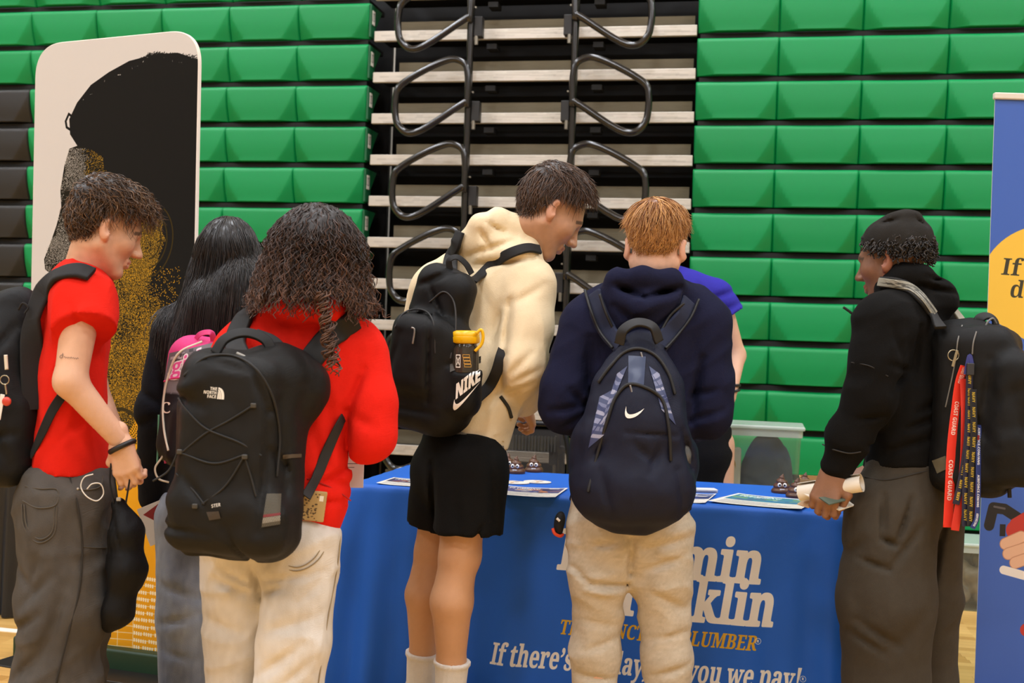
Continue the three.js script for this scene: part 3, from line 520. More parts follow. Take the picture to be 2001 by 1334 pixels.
// ---------------------------------------------------------------- tall portrait banner, left
{
  const ZR = 4.46, ZL = 4.74, TILT = 0.019, a = P(71, 700, ZL), b = P(389, 700, ZR), mid = a.clone().lerp(b, 0.5), w = Math.hypot(b.x - a.x, b.z - a.z), turn = YAW + Math.atan2(-(b.z - a.z), b.x - a.x), hgt = 2.33, y0 = 0.085;
  const wp = toWorld(mid), g = thingW('portrait_banner', 'tall rounded fabric banner printed with a black and gold portrait', 'banner', wp.x, 0, wp.z, turn); g.rotation.z = TILT;
  const TH = 2040, TWx = Math.round(2040 * w / hgt), art = canvas(TWx, TH, (c, w_, h_) => {
    // pixel of the photograph -> place on the print
    const X = (px, py) => { const t = (px - 64) / 322, Zt = 1 / lerp(1 / ZL, 1 / ZR, t), p = P(px, py, Zt), u = Math.hypot(p.x - a.x, p.z - a.z) * Math.sign(p.x - a.x || 1) - w / 2 + TILT * p.y, q = p.y - TILT * u; return [(u / w + 0.5) * w_, (1 - (q - y0) / hgt) * h_]; };
    const poly = (pts) => { c.beginPath(); pts.forEach(([x, y], i) => { const q = X(x, y); i ? c.lineTo(q[0], q[1]) : c.moveTo(q[0], q[1]); }); c.closePath(); };
    c.fillStyle = '#cbc6c1'; c.fillRect(0, 0, w_, h_);
    // gold ground of the lower part
    poly([[170, 300], [392, 300], [392, 780], [215, 780]]); c.fillStyle = '#1a1917'; c.fill();
    c.save(); poly([[386, 560], [386, 1334], [40, 1334], [40, 1000], [200, 840], [300, 720], [340, 600]]); c.fillStyle = '#e0a01c'; c.fill(); c.restore();
    poly([[40, 1334], [40, 760], [386, 760], [386, 1334]]); c.fillStyle = '#dd9c1e'; c.fill();
    poly([[392, 110], [392, 700], [350, 640], [330, 600], [280, 560], [200, 540], [165, 500], [165, 330], [160, 300], [150, 285], [135, 262], [133, 232], [148, 200], [175, 165], [210, 140], [250, 118], [300, 105], [345, 102], [392, 118]]); c.fillStyle = '#1a1917'; c.fill();
    poly([[126, 236], [132, 222], [140, 228], [142, 245], [134, 252], [128, 248]]); c.strokeStyle = '#1a1917'; c.lineWidth = 8; c.stroke();
    // brushed upper outline of the hair
    for (let i = 0; i < 1500; i++) { const t = rnd(), px = lerp(150, 386, t), top = t < 0.25 ? lerp(205, 155, t / 0.25) : t < 0.6 ? lerp(155, 108, (t - .25) / .35) : lerp(108, 118, (t - .6) / .4), q = X(px, top + rr(-7, 8) * (0.3 + t)); c.strokeStyle = rnd() < .985 ? '#1a1917' : '#cbc6c1'; c.lineWidth = rr(0.8, 2.2); c.beginPath(); c.moveTo(q[0], q[1]); c.lineTo(q[0] + rr(-4, 16), q[1] - rr(-3, 8)); c.stroke(); }
    // the face as grains of print: grey on the left, gold towards the ear and the neck
    const inside = (poly_, x, y) => { let s = false; for (let i = 0, j = poly_.length - 1; i < poly_.length; j = i++) { const [a1, b1] = poly_[i], [a2, b2] = poly_[j]; if ((b1 > y) !== (b2 > y) && x < (a2 - a1) * (y - b1) / (b2 - b1) + a1) s = !s; } return s; };
    const face = [[150, 284], [134, 290], [124, 325], [117, 372], [119, 404], [110, 440], [98, 475], [86, 506], [88, 526], [102, 536], [104, 560], [99, 584], [112, 598], [107, 625], [122, 662], [165, 700], [190, 760], [215, 820], [250, 850], [290, 790], [326, 700], [330, 610], [285, 560], [306, 520], [322, 470], [316, 428], [290, 410], [240, 430], [212, 400], [206, 340], [196, 300], [172, 290]];
    poly(face); c.fillStyle = '#1f1c15'; c.fill();
    for (let y = 284; y < 850; y += 1.8) for (let x = 84; x < 334; x += 0.9) {
      const wx = x + 7 * noise(x * .05, y * .05, 3), wy = y + 7 * noise(x * .05, y * .05, 8); if (!inside(face, wx, wy)) continue;
      const eye = Math.exp(-(((x - 130) / 16) ** 2 + ((y - 402) / 20) ** 2)), brow = Math.exp(-(((x - 134) / 18) ** 2 + ((y - 376) / 7) ** 2)), nost = Math.exp(-(((x - 112) / 12) ** 2 + ((y - 520) / 8) ** 2)), jaw = Math.exp(-(((x - 232) / 22) ** 2 + ((y - 635) / 26) ** 2)), rim = sstep(0, 26, 330 - x) * sstep(0, 40, x - 84 + 20);
      const l = (0.72 + 0.55 * noise(x * .02, y * .016, 9)) * (0.35 + 0.65 * rim) - 0.8 * eye - 0.6 * brow - 0.5 * nost - 0.55 * jaw - (x > 165 && x < 210 && y < 420 ? 0.25 : 0);
      if (rnd() < l) { const q = X(x + rr(-.5, .5), y + rr(-.4, .4)), au = sstep(158, 178, x + 14 * noise(x * .09, y * .05, 1) + (y > 540 ? (y - 540) * 0.5 : 0)); c.fillStyle = rnd() < au ? (rnd() < .7 ? '#c8941f' : '#e0b03a') : (rnd() < .6 ? '#cfc8bf' : '#9a948c'); c.globalAlpha = rr(.55, 1); c.fillRect(q[0], q[1], rr(1.3, 2.8), rr(1.6, 2.5)); }
    }
    c.globalAlpha = 1;
    // scattered grains between black and gold
    for (let i = 0; i < 5200; i++) { const px = rr(200, 350), py = rr(520, 900), q = X(px + rr(-20, 20), py); c.fillStyle = rnd() < 0.55 * (1 - (py - 520) / 420) ? '#2a2414' : '#d39a1e'; c.globalAlpha = .8; c.fillRect(q[0], q[1], 3, 3); } c.globalAlpha = 1;
    // curved ear lines
    c.strokeStyle = '#3a2f14'; c.lineWidth = 5; for (const r of [18, 27, 36]) { const q = X(292, 470); c.beginPath(); c.ellipse(q[0], q[1], r * 2.6, r * 3.4, 0.2, -1.2, 1.3); c.stroke(); }
    // round stamp and list of lines lower down
    { const q = X(238, 850); c.strokeStyle = '#3a3018'; c.lineWidth = 12; c.beginPath(); c.arc(q[0], q[1], 88, 0, 7); c.stroke(); c.fillStyle = '#3a3018'; for (let i = 0; i < 260; i++) { const an = i * 2.4, r = 4.6 * Math.sqrt(i); c.beginPath(); c.arc(q[0] + Math.cos(an) * r, q[1] + Math.sin(an) * r, 2.6, 0, 7); c.fill(); } }
    c.strokeStyle = '#ead9ae'; c.lineWidth = 2.2; c.fillStyle = '#efe3c4'; for (let i = 0; i < 13; i++) { const q = X(90, 1112 + i * 13.5), q2 = X(384, 1112 + i * 13.5 + 30); c.beginPath(); c.moveTo(q[0], q[1]); c.lineTo(q2[0], q2[1] - 10); c.stroke(); const s = X(268, 1122 + i * 13.5); let x = s[0]; for (let k = 0; k < 5; k++) { const L = rr(18, 60); for (let m = 0; m < L; m += 9) c.fillRect(x + m, s[1] + m * 0.06, 6, 12); x += L + 12; } }
    for (const px of [200, 232, 262]) { const q = X(px, 1112), q2 = X(px + 2, 1300); c.beginPath(); c.moveTo(q[0], q[1]); c.quadraticCurveTo(q[0] + 20, (q[1] + q2[1]) / 2, q2[0], q2[1]); c.stroke(); }
  });
  const r = 0.13, s = new THREE.Shape(), hw = w / 2; s.moveTo(-hw, 0); s.lineTo(hw, 0); s.lineTo(hw, hgt - r); s.quadraticCurveTo(hw, hgt, hw - r, hgt); s.lineTo(-hw + r, hgt); s.quadraticCurveTo(-hw, hgt, -hw, hgt - r); s.closePath();
  const geo = new THREE.ExtrudeGeometry(s, { depth: 0.01, bevelEnabled: true, bevelSize: 0.004, bevelThickness: 0.005, bevelSegments: 3, curveSegments: 16 }).translate(0, y0, -0.005), p = geo.attributes.position, uv = geo.attributes.uv;
  for (let i = 0; i < p.count; i++) uv.setXY(i, p.getX(i) / w + 0.5, (p.getY(i) - y0) / hgt);
  const back = std(0xe8ddd0, 0.8), front = new THREE.MeshPhysicalMaterial({ color: 0xffffff, roughness: 0.9, specularIntensity: 0.25, map: art, bumpMap: rep(T_WEAVE, 20, 50), bumpScale: 0.0003 });
  partL(g, 'fabric_edge', geo, back, 'cream fabric sleeve');
  const sf = new THREE.ShapeGeometry(s, 16).translate(0, y0, 0.0108), p2 = sf.attributes.position, u2 = sf.attributes.uv; for (let i = 0; i < p2.count; i++) u2.setXY(i, p2.getX(i) / w + 0.5, (p2.getY(i) - y0) / hgt);
  partL(g, 'print', sf, front, 'portrait print in black, grey and gold');
  const base = new THREE.Shape(); base.moveTo(-hw, 0.02); base.lineTo(-hw, 0.0); base.lineTo(hw, 0.0); base.lineTo(hw, 0.08); base.lineTo(-hw, 0.08);
  partL(g, 'base', rbox(w + 0.04, 0.085, 0.09, 0.012, 0, 0.043, 0.01), std(0x12351f, 0.5), 'dark green base'); partL(g, 'foot', rbox(w + 0.02, 0.012, 0.3, 0.004, 0, 0.006, 0.04), std(0x14120f, 0.5));
}
// ---------------------------------------------------------------- blue roll-up banner, right
{
  const Z = 4.3, a = P(1946, 190, Z), wp = toWorld(V3(a.x + 0.425, 0, a.z)), top = a.y, w = 0.85, g = thingW('rollup_banner', 'blue and yellow roll-up banner cut off by the right edge', 'banner', wp.x, 0, wp.z, YAW - 0.02);
  const art = canvas(860, 2048, (c, w_, h_) => {
    const X = (px, py) => { const p = P(px, py, Z); return [(p.x - a.x) / w * w_, (1 - (p.y - 0.09) / (top - 0.09)) * h_]; };
    c.fillStyle = '#3a5fb2'; c.fillRect(0, 0, w_, h_);
    const t1 = X(1937, 500), t2 = X(2001, 450), b1 = X(1930, 625), b2 = X(2001, 665);
    c.fillStyle = '#e9bb3f'; c.beginPath(); c.moveTo(0, X(1937, 497)[1]); c.quadraticCurveTo(X(1962, 460)[0], X(1962, 458)[1], X(2010, 447)[0], X(2010, 444)[1]); c.quadraticCurveTo(w_ * .6, t2[1] - 60, w_, t2[1] + 120); c.lineTo(w_, b2[1] + 120); c.quadraticCurveTo(w_ * .5, b2[1] + 60, X(2001, 664)[0], X(2001, 662)[1]); c.lineTo(0, X(1930, 618)[1]); c.closePath(); c.fill();
    const o = { color: '#33301f', skew: -0.12, rot: 0.035 }, f1 = X(1956, 536), s1 = X(1972, 580); serif(c, 'If there’s a', f1[0], f1[1], 470, 58, o); serif(c, 'delay, it’s you', s1[0], s1[1], 560, 58, o); serif(c, 'we pay!', s1[0] + 60, s1[1] + 100, 320, 58, o);
    // red pipe wrench held in a fist
    c.save(); const wq = X(1930, 1000), e = X(1980, 1000), k = (e[0] - wq[0]) / 50; c.translate(wq[0], wq[1]); c.scale(k, k);
    c.lineJoin = c.lineCap = 'round'; c.strokeStyle = '#171516'; c.lineWidth = 20; c.beginPath(); c.moveTo(5, 25); c.lineTo(12, -8); c.lineTo(34, -6); c.lineTo(62, 10); c.stroke(); c.strokeStyle = '#555053'; c.lineWidth = 4; c.beginPath(); c.moveTo(14, -10); c.lineTo(34, -7); c.stroke();
    c.strokeStyle = '#b8322a'; c.lineWidth = 34; c.beginPath(); c.moveTo(55, 32); c.lineTo(130, 70); c.stroke(); c.lineWidth = 20; c.beginPath(); c.moveTo(55, 20); c.lineTo(75, 8); c.stroke(); c.fillStyle = '#171516'; c.fillRect(26, 22, 11, 22);
    for (const [x, y, l] of [[38, 58, 30], [44, 76, 40], [58, 92, 38]]) { c.strokeStyle = '#b98468'; c.lineWidth = 23; c.beginPath(); c.moveTo(x, y); c.lineTo(x + l, y - 14); c.stroke(); c.strokeStyle = '#dcae90'; c.lineWidth = 20; c.beginPath(); c.moveTo(x, y); c.lineTo(x + l, y - 14); c.stroke(); }
    c.strokeStyle = '#e3dcd6'; c.lineWidth = 16; c.beginPath(); c.moveTo(36, 106); c.lineTo(80, 116); c.stroke(); c.fillStyle = '#b8322a'; c.beginPath(); c.arc(84, 215, 12, 0, 7); c.fill(); c.restore();
  });
  partL(g, 'banner_sheet', new THREE.BoxGeometry(w, top - 0.09, 0.004).translate(0, 0.09 + (top - 0.09) / 2, 0), [4, 4, 4, 4, 0, 4].map((x) => x ? std(0xd8d4cc, 0.7) : std(0xffffff, 0.62, { map: art })));
  partL(g, 'top_rail', rbox(w + 0.01, 0.024, 0.024, 0.005, 0, top + 0.006, 0), std(0xd9cfc2, 0.5)); partL(g, 'base', rbox(w + 0.04, 0.09, 0.16, 0.02, 0, 0.046, 0), std(0x9c9a96, 0.4, { metalness: 0.5 }));
  partL(g, 'support_pole', new THREE.CylinderGeometry(0.01, 0.01, top - 0.05, 10).translate(0, top / 2 + 0.02, -0.03), std(0x77756f, 0.4, { metalness: 0.6 }));
}
// ---------------------------------------------------------------- people: heads, hands, hair
const rotM = (yaw, pitch = 0, roll = 0) => new THREE.Matrix4().makeRotationFromEuler(new THREE.Euler(pitch * Math.PI / 180, yaw * Math.PI / 180, roll * Math.PI / 180, 'YXZ'));
class Head {
  constructor(o, yaw, pitch, roll = 0, s = 1) { this.o = o; this.m = rotM(yaw, pitch, roll); this.s = s; this.inv = this.m.clone().transpose(); }
  p(x, y, z) { return V3(x * this.s, y * this.s, z * this.s).applyMatrix4(this.m).add(this.o); }
  l(v) { return v.clone().sub(this.o).applyMatrix4(this.inv).multiplyScalar(1 / this.s); }
  d(x, y, z) { return V3(x, y, z).applyMatrix4(this.m); }
}
function headField(h, o = {}) {
  const f = new Field(0.02 * h.s), s = h.s, E = (x, y, z, r, k = 0.02, sub) => f.e(h.p(x, y, z), r.map((q) => q * s), { m: h.m, k: k * s, sub }), C = (a, b, ra, rb, k = 0.015, sub) => f.c(h.p(...a), h.p(...b), ra * s, rb * s, { k: k * s, sub });
  E(0, 0.035, -0.012, [0.075, 0.087, 0.096]);
  E(0, -0.015, 0.03, [0.062, 0.088, 0.062], 0.03);
  for (const q of [-1, 1]) { C([q * 0.055, -0.045, -0.005], [q * 0.018, -0.098, 0.06], 0.02, 0.018, 0.03); E(q * 0.043, -0.018, 0.05, [0.024, 0.022, 0.026], 0.03); }
  E(0, -0.1, 0.07, [0.02, 0.016, 0.018], 0.02);
  C([-0.03, 0.024, 0.076], [0.03, 0.024, 0.076], 0.013, 0.013, 0.02);
  C([0, 0.014, 0.086], [0, -0.026, 0.113], 0.008, 0.0105, 0.014); for (const q of [-1, 1]) E(q * 0.011, -0.031, 0.1, [0.009, 0.008, 0.011], 0.008);
  for (const q of [-1, 1]) E(q * 0.031, 0.004, 0.101, [0.017, 0.011, 0.018], 0.012, true);
  for (const q of [-1, 1]) E(q * 0.031, 0.003, 0.0765, [0.0135, 0.0125, 0.0135], 0.004);
  C([-0.019, -0.0585, 0.083], [0, -0.056, 0.0925], 0.006, 0.0062, 0.007); C([0.019, -0.0585, 0.083], [0, -0.056, 0.0925], 0.006, 0.0062, 0.007);
  C([-0.017, -0.069, 0.082], [0, -0.0705, 0.0895], 0.006, 0.0075, 0.007); C([0.017, -0.069, 0.082], [0, -0.0705, 0.0895], 0.006, 0.0075, 0.007);
  C([-0.02, -0.0635, 0.0905], [0.02, -0.0635, 0.0905], 0.0016, 0.0016, 0.004, true);
  for (const q of [-1, 1]) {
    const m = h.m.clone().multiply(new THREE.Matrix4().makeRotationFromEuler(new THREE.Euler(-0.18, q * 0.62, 0)));
    f.e(h.p(q * 0.0845, -0.003, -0.016), [0.0075 * s, 0.032 * s, 0.0195 * s], { m, k: 0.008 * s }); f.e(h.p(q * 0.079, -0.027, -0.006), [0.007 * s, 0.011 * s, 0.01 * s], { m, k: 0.008 * s });
    f.e(h.p(q * 0.0955, 0.001, -0.01), [0.009 * s, 0.02 * s, 0.0105 * s], { m, k: 0.006 * s, sub: true });
  }
  const nk = o.neck; if (nk) f.c(h.p(0, -0.055, -0.022), nk, 0.053 * (o.nw ?? 1), 0.06 * (o.nw ?? 1), { k: 0.03 });
  return f;
}
function faceColor(h, skin, o = {}) {
  const lip = o.lip ?? mix3(skin, [0.5, 0.12, 0.1], 0.42), brow = o.brow ?? [0.03, 0.018, 0.01], red = mix3(skin, [0.62, 0.16, 0.1], 0.28);
  return (x, y, z) => {
    const v = h.l(V3(x, y, z)), ax = Math.abs(v.x); let c = skin; const n = 0.94 + 0.1 * noise(x * 60, y * 60, z * 60); c = c.map((q) => q * n);
    c = mix3(c, red, 0.55 * Math.exp(-(((ax - 0.045) / 0.02) ** 2 + ((v.y + 0.025) / 0.02) ** 2)) * (v.z > 0.02 ? 1 : 0));
    if (ax > 0.074 && v.y > -0.045 && v.y < 0.04 && v.z < 0.03) c = mix3(c, red, 0.7);
    if (v.z > 0.075 && Math.abs(v.y + 0.0635) < 0.013 * (1 - (ax / 0.026) ** 2)) c = mix3(c, lip, 0.85);
    if (v.z > 0.045) { const by = 0.027 + 0.006 * Math.sin(ax * 60) - (ax > 0.04 ? (ax - 0.04) * 0.5 : 0); if (ax > 0.012 && ax < 0.056 && Math.abs(v.y - by) < 0.0048) c = mix3(c, brow, 0.8); const ex = ax - 0.031, ey = v.y - 0.003, e = Math.hypot(ex / 0.0135, ey / 0.0065); if (e < 1 && v.z > 0.078) { c = Math.hypot(ex, ey) < 0.0058 ? [0.03, 0.02, 0.012] : [0.6, 0.57, 0.52]; if (ey > 0.004) c = brow; } }
    if (o.stubble && v.y < -0.045 && v.z > 0.0) c = mix3(c, brow, 0.06);
    return c;
  };
}
// a hand: wrist, direction of the fingers, back of the hand, curl of the fingers in degrees, side of the thumb
function handField(w, dir, back, o = {}) {
  const s = o.s ?? 1, f = new Field(0.007 * s), d = dir.clone().normalize(), b = back.clone().addScaledVector(d, -back.dot(d)).normalize(), l = d.clone().cross(b).multiplyScalar(o.side ?? 1), q = (x, y, z) => w.clone().addScaledVector(l, x * s).addScaledVector(d, y * s).addScaledVector(b, z * s);
  f.c(q(0, -0.03, 0), q(0, 0.01, 0), 0.027 * s, 0.026 * s, { flat: [b, 1.25], k: 0.02 });
  const X = [-0.031, -0.0105, 0.0105, 0.03], L = [0.066, 0.076, 0.071, 0.056], C = o.curl ?? [30, 35, 38, 40];
  X.forEach((x, i) => {
    f.c(q(x * 0.55, 0.012, 0), q(x, 0.088 - Math.abs(i - 1.3) * 0.005, 0), 0.0165 * s, 0.0115 * s, { k: 0.018 });
    let p = q(x, 0.09 - Math.abs(i - 1.3) * 0.005, 0.001), a = (o.base ?? 10) * Math.PI / 180, r = 0.0102 * (i === 3 ? 0.87 : 1);
    [0.45, 0.31, 0.27].forEach((k, n) => { if (n) a += C[i] * Math.PI / 180; const v = d.clone().multiplyScalar(Math.cos(a)).addScaledVector(b, -Math.sin(a)).addScaledVector(l, x * (o.spread ?? 1.5)), e = p.clone().addScaledVector(v.normalize(), L[i] * k * s * 1.05); f.c(p, e, r * s, r * 0.9 * s, { k: 0.005 }); r *= 0.92; p = e; });
  });
  const t0 = q(-0.022, 0.02, -0.006), t1 = q(-0.052, 0.05, -0.016 - (o.tin ?? 0)), t2 = q(-0.058 + (o.tc ?? 0), 0.083, -0.028 - (o.tin ?? 0)), t3 = q(-0.05 + 1.6 * (o.tc ?? 0), 0.108, -0.036 - (o.tin ?? 0) * 1.5);
  f.c(t0, t1, 0.017 * s, 0.0135 * s, { k: 0.014 }); f.c(t1, t2, 0.0125 * s, 0.011 * s, { k: 0.006 }); f.c(t2, t3, 0.0108 * s, 0.009 * s, { k: 0.005 });
  return f;
}
const glue = (list) => { const g = mergeGeometries(list.map((q) => { const n = q.index ? q.toNonIndexed() : q; return n; })); return g; };
// hairline by the angle from the front (0) to the back (180), as height on the unit skull
const LINE = [[0, 0.62], [25, 0.58], [48, 0.42], [66, 0.22], [80, -0.04], [92, -0.14], [104, -0.5], [125, -0.8], [180, -0.93]];
function lineAt(a, t = LINE) { for (let i = 1; i < t.length; i++) if (a <= t[i][0]) return lerp(t[i - 1][1], t[i][1], (a - t[i - 1][0]) / (t[i][0] - t[i - 1][0])); return t[t.length - 1][1]; }
const SK = [0.079, 0.091, 0.1], SC = [0, 0.036, -0.013];
// o: n strands, len(d) m, flow(d, t) -> head-space direction, grav, r radius, curl [radius, turns per m], lift, cols, seg, line, avoid field
function hairGeo(h, o) {
  const out = [], s = h.s, line = o.line ?? LINE;
  // under-layer
  const cap = new THREE.SphereGeometry(1, 56, 40), cp = cap.attributes.position;
  const cc = [];
  for (let i = 0; i < cp.count; i++) {
    const d = V3(cp.getX(i), cp.getY(i), cp.getZ(i)), az = Math.atan2(Math.abs(d.x), d.z) * 180 / Math.PI, e = sstep(-0.06, 0.12, d.y - lineAt(az, line)), th = (o.thick ? o.thick(d) : 0.014), nn = (o.rough ?? 0.004) * noise(d.x * 9, d.y * 9, d.z * 9);
    const q = h.p(SC[0] + d.x * (SK[0] * lerp(0.88, 1, e) + e * (th + nn)), SC[1] + d.y * (SK[1] * lerp(0.88, 1, e) + e * (th + nn)), SC[2] + d.z * (SK[2] * lerp(0.88, 1, e) + e * (th + nn)));
    cp.setXYZ(i, q.x, q.y, q.z); cc.push(...o.cols[0].map((x) => x * 0.75));
  }
  cap.setAttribute('color', new THREE.Float32BufferAttribute(cc, 3)); cap.computeVertexNormals(); cap.deleteAttribute('uv'); out.push(cap.toNonIndexed());
  const pos = [], col = [], ind = [], K = 3, G = V3(0, -1, 0);
  let made = 0, tries = 0;
  while (made < o.n && tries++ < o.n * 12) {
    const u = rr(-1, 1), a = rr(0, 2 * Math.PI), d = V3(Math.sqrt(1 - u * u) * Math.cos(a), u, Math.sqrt(1 - u * u) * Math.sin(a)), az = Math.atan2(Math.abs(d.x), d.z) * 180 / Math.PI;
    if (d.y < lineAt(az, line) || (o.only && !o.only(d))) continue; made++;
    const th = (o.thick ? o.thick(d) : 0.014), lift = th * (o.liftK ?? rr(0.55, 1.15)), L = o.len(d) * rr(0.75, 1.15), seg = o.seg ?? 8, st = L / seg * s;
    let p = h.p(SC[0] + d.x * (SK[0] + lift), SC[1] + d.y * (SK[1] + lift), SC[2] + d.z * (SK[2] + lift)); const pts = [p.clone()];
    const jit = V3(rr(-1, 1), rr(-1, 1), rr(-1, 1)).multiplyScalar(o.jit ?? 0.15);
    for (let i = 1; i <= seg; i++) {
      const t = i / seg, lp = h.l(p), ld = V3((lp.x - SC[0]) / SK[0], (lp.y - SC[1]) / SK[1], (lp.z - SC[2]) / SK[2]).normalize();
      const fl = o.flow(ld, t, d).clone().add(jit).normalize().applyMatrix4(h.m); fl.addScaledVector(G, (o.grav ?? 0) * t).normalize(); p = p.clone().addScaledVector(fl, st);
      const l2 = h.l(p), e = V3((l2.x - SC[0]) / (SK[0] + lift), (l2.y - SC[1]) / (SK[1] + lift), (l2.z - SC[2]) / (SK[2] + lift)), k = e.length();
      if (o.hug && k > 1 && t < (o.hugT ?? 1)) { const kk = 1 + (k - 1) * (1 - o.hug), ee = e.clone().multiplyScalar(kk / k); p = h.p(SC[0] + ee.x * (SK[0] + lift), SC[1] + ee.y * (SK[1] + lift), SC[2] + ee.z * (SK[2] + lift)); }
      if (k < 1) { e.multiplyScalar(1 / k); p = h.p(SC[0] + e.x * (SK[0] + lift), SC[1] + e.y * (SK[1] + lift), SC[2] + e.z * (SK[2] + lift)); }
      if (o.avoid) { const dd = o.avoid.at(p.x, p.y, p.z), mg = (o.margin ?? 0.012) * (0.5 + rnd()); if (dd < mg) p.addScaledVector(o.avoid.normal(p, 0.01), mg - dd); }
      pts.push(p);
    }
    const base = pos.length / 3, ph = rr(0, 6.28), tone = Math.pow(rnd(), o.bias ?? 1), r0 = o.r * rr(0.7, 1.3), tw = (o.curl ? o.curl[1] * rr(0.8, 1.25) * L * 2 * Math.PI / seg : 0), hand = rnd() < 0.5 ? -1 : 1;
    const sub = o.curl ? o.sub ?? 3 : 1, N = seg * sub, cv = sub > 1 ? new THREE.CatmullRomCurve3(pts) : null;
    for (let i = 0; i <= N; i++) {
      const t = i / N, c = cv ? cv.getPoint(t) : pts[i], nx = cv ? cv.getPoint(Math.min(1, t + 0.02)) : pts[Math.min(N, i + 1)], pv = cv ? cv.getPoint(Math.max(0, t - 0.02)) : pts[Math.max(0, i - 1)], tan = nx.clone().sub(pv).normalize();
      const sA = tan.clone().cross(V3(0.31, 0.2, 0.93)).normalize(), sB = tan.clone().cross(sA);
      if (o.curl) { const R = o.curl[0] * sstep(0, 0.35, t), g = ph + hand * i * tw / sub; c.addScaledVector(sA, R * Math.cos(g)).addScaledVector(sB, R * Math.sin(g)); }
      const r = r0 * (o.blunt ? 1 - 0.35 * t : (1 - 0.85 * t * t)), cl = o.tint ? o.tint(t, tone, d) : mix3(o.cols[0], o.cols[1], tone);
      for (let k = 0; k < K; k++) { const g = k / K * 6.283 + ph; pos.push(c.x + (sA.x * Math.cos(g) + sB.x * Math.sin(g)) * r, c.y + (sA.y * Math.cos(g) + sB.y * Math.sin(g)) * r, c.z + (sA.z * Math.cos(g) + sB.z * Math.sin(g)) * r); col.push(...cl); }
    }
    for (let i = 0; i < N; i++) for (let k = 0; k < K; k++) { const a0 = base + i * K + k, b0 = base + i * K + (k + 1) % K; ind.push(a0, b0, a0 + K, b0, b0 + K, a0 + K); }
  }
  const g = new THREE.BufferGeometry(); g.setAttribute('position', new THREE.Float32BufferAttribute(pos, 3)); g.setAttribute('color', new THREE.Float32BufferAttribute(col, 3)); g.setIndex(ind); g.computeVertexNormals(); out.push(g.toNonIndexed());
  return mergeGeometries(out);
}
const M_HAIR = vcol(0.42), M_SKIN = new THREE.MeshPhysicalMaterial({ vertexColors: true, roughness: 0.55, sheen: 0.15, sheenColor: new THREE.Color(0.5, 0.25, 0.18), bumpMap: rep(T_FLEECE, 12), bumpScale: 0.0004 });
const dirY = (deg) => V3(Math.sin(deg * Math.PI / 180), 0, Math.cos(deg * Math.PI / 180)); // yaw as for heads
const SKIN = { a: [0.70, 0.40, 0.245], b: [0.60, 0.315, 0.16], c: [0.74, 0.43, 0.29], d: [0.20, 0.088, 0.045], e: [0.6, 0.36, 0.23] };
// body under the clothes: one field from joints
function bodyField(j) {
  const f = new Field(0.04), n = j.fw, q = j.bs ?? 0.88;
  f.c(j.ch, j.wa, 0.145 * q, 0.125 * q, { flat: [n, 1.5] }); f.c(j.wa, j.pe, 0.125 * q, 0.15 * q, { flat: [n, 1.4] });
  f.c(j.shL, j.shR, 0.055, 0.055); f.c(j.nk, j.ch, 0.058, 0.08);
  for (const s of ['L', 'R']) {
    if (j['el' + s]) { f.c(j['sh' + s], j['el' + s], 0.052, 0.042, { k: 0.03 }); f.c(j['el' + s], j['wr' + s], 0.043, 0.028, { k: 0.02 }); }
    if (j['kn' + s]) { f.c(j['hi' + s], j['kn' + s], 0.08, 0.056, { k: 0.04 }); f.chain([j['kn' + s], j['kn' + s].clone().lerp(j['an' + s], 0.32), j['an' + s]], [0.055, 0.055, 0.037], { k: 0.02 }); const t = j['an' + s].clone().addScaledVector(n, 0.17); t.y = 0.035; f.c(V3(j['an' + s].x, 0.045, j['an' + s].z), t, 0.04, 0.03); f.c(j['an' + s], V3(j['an' + s].x, 0.045, j['an' + s].z), 0.037, 0.04); }
  }
  f.minY = 0.004; return f;
}
function shoes(g, j, mat, sole) {
  for (const s of ['L', 'R']) { const a = j['an' + s], b = V3(a.x, 0.055, a.z), f = new Field(0.03), t = b.clone().addScaledVector(j.fw, 0.19); t.y = 0.045; f.c(b.clone().addScaledVector(j.fw, -0.04), t, 0.052, 0.045); f.c(b, V3(b.x, 0.11, b.z), 0.052, 0.05); f.extra = (x, y, z, d) => Math.max(d, 0.012 - y); f.minY = 0.002; const sh = part(g, 'shoe', f.mesh(0.01, mat), vcol(0.7)); }
}
// ---------------------------------------------------------------- people and what they carry
const GEO = {}; // fields kept for straps and for what rests on them
const jointer = (Z) => (px, py, dz = 0) => P(px, py, Z - dz);
const cloth = (c, amp = 0.06, f = 40) => (x, y, z) => { const n = 1 + amp * noise(x * f, y * f, z * f) + amp * noise(x * f * 4, y * f * 4, z * f * 4); return [c[0] * n, c[1] * n, c[2] * n]; };
const floorAt = (v) => V3(v.x, 0, v.z);

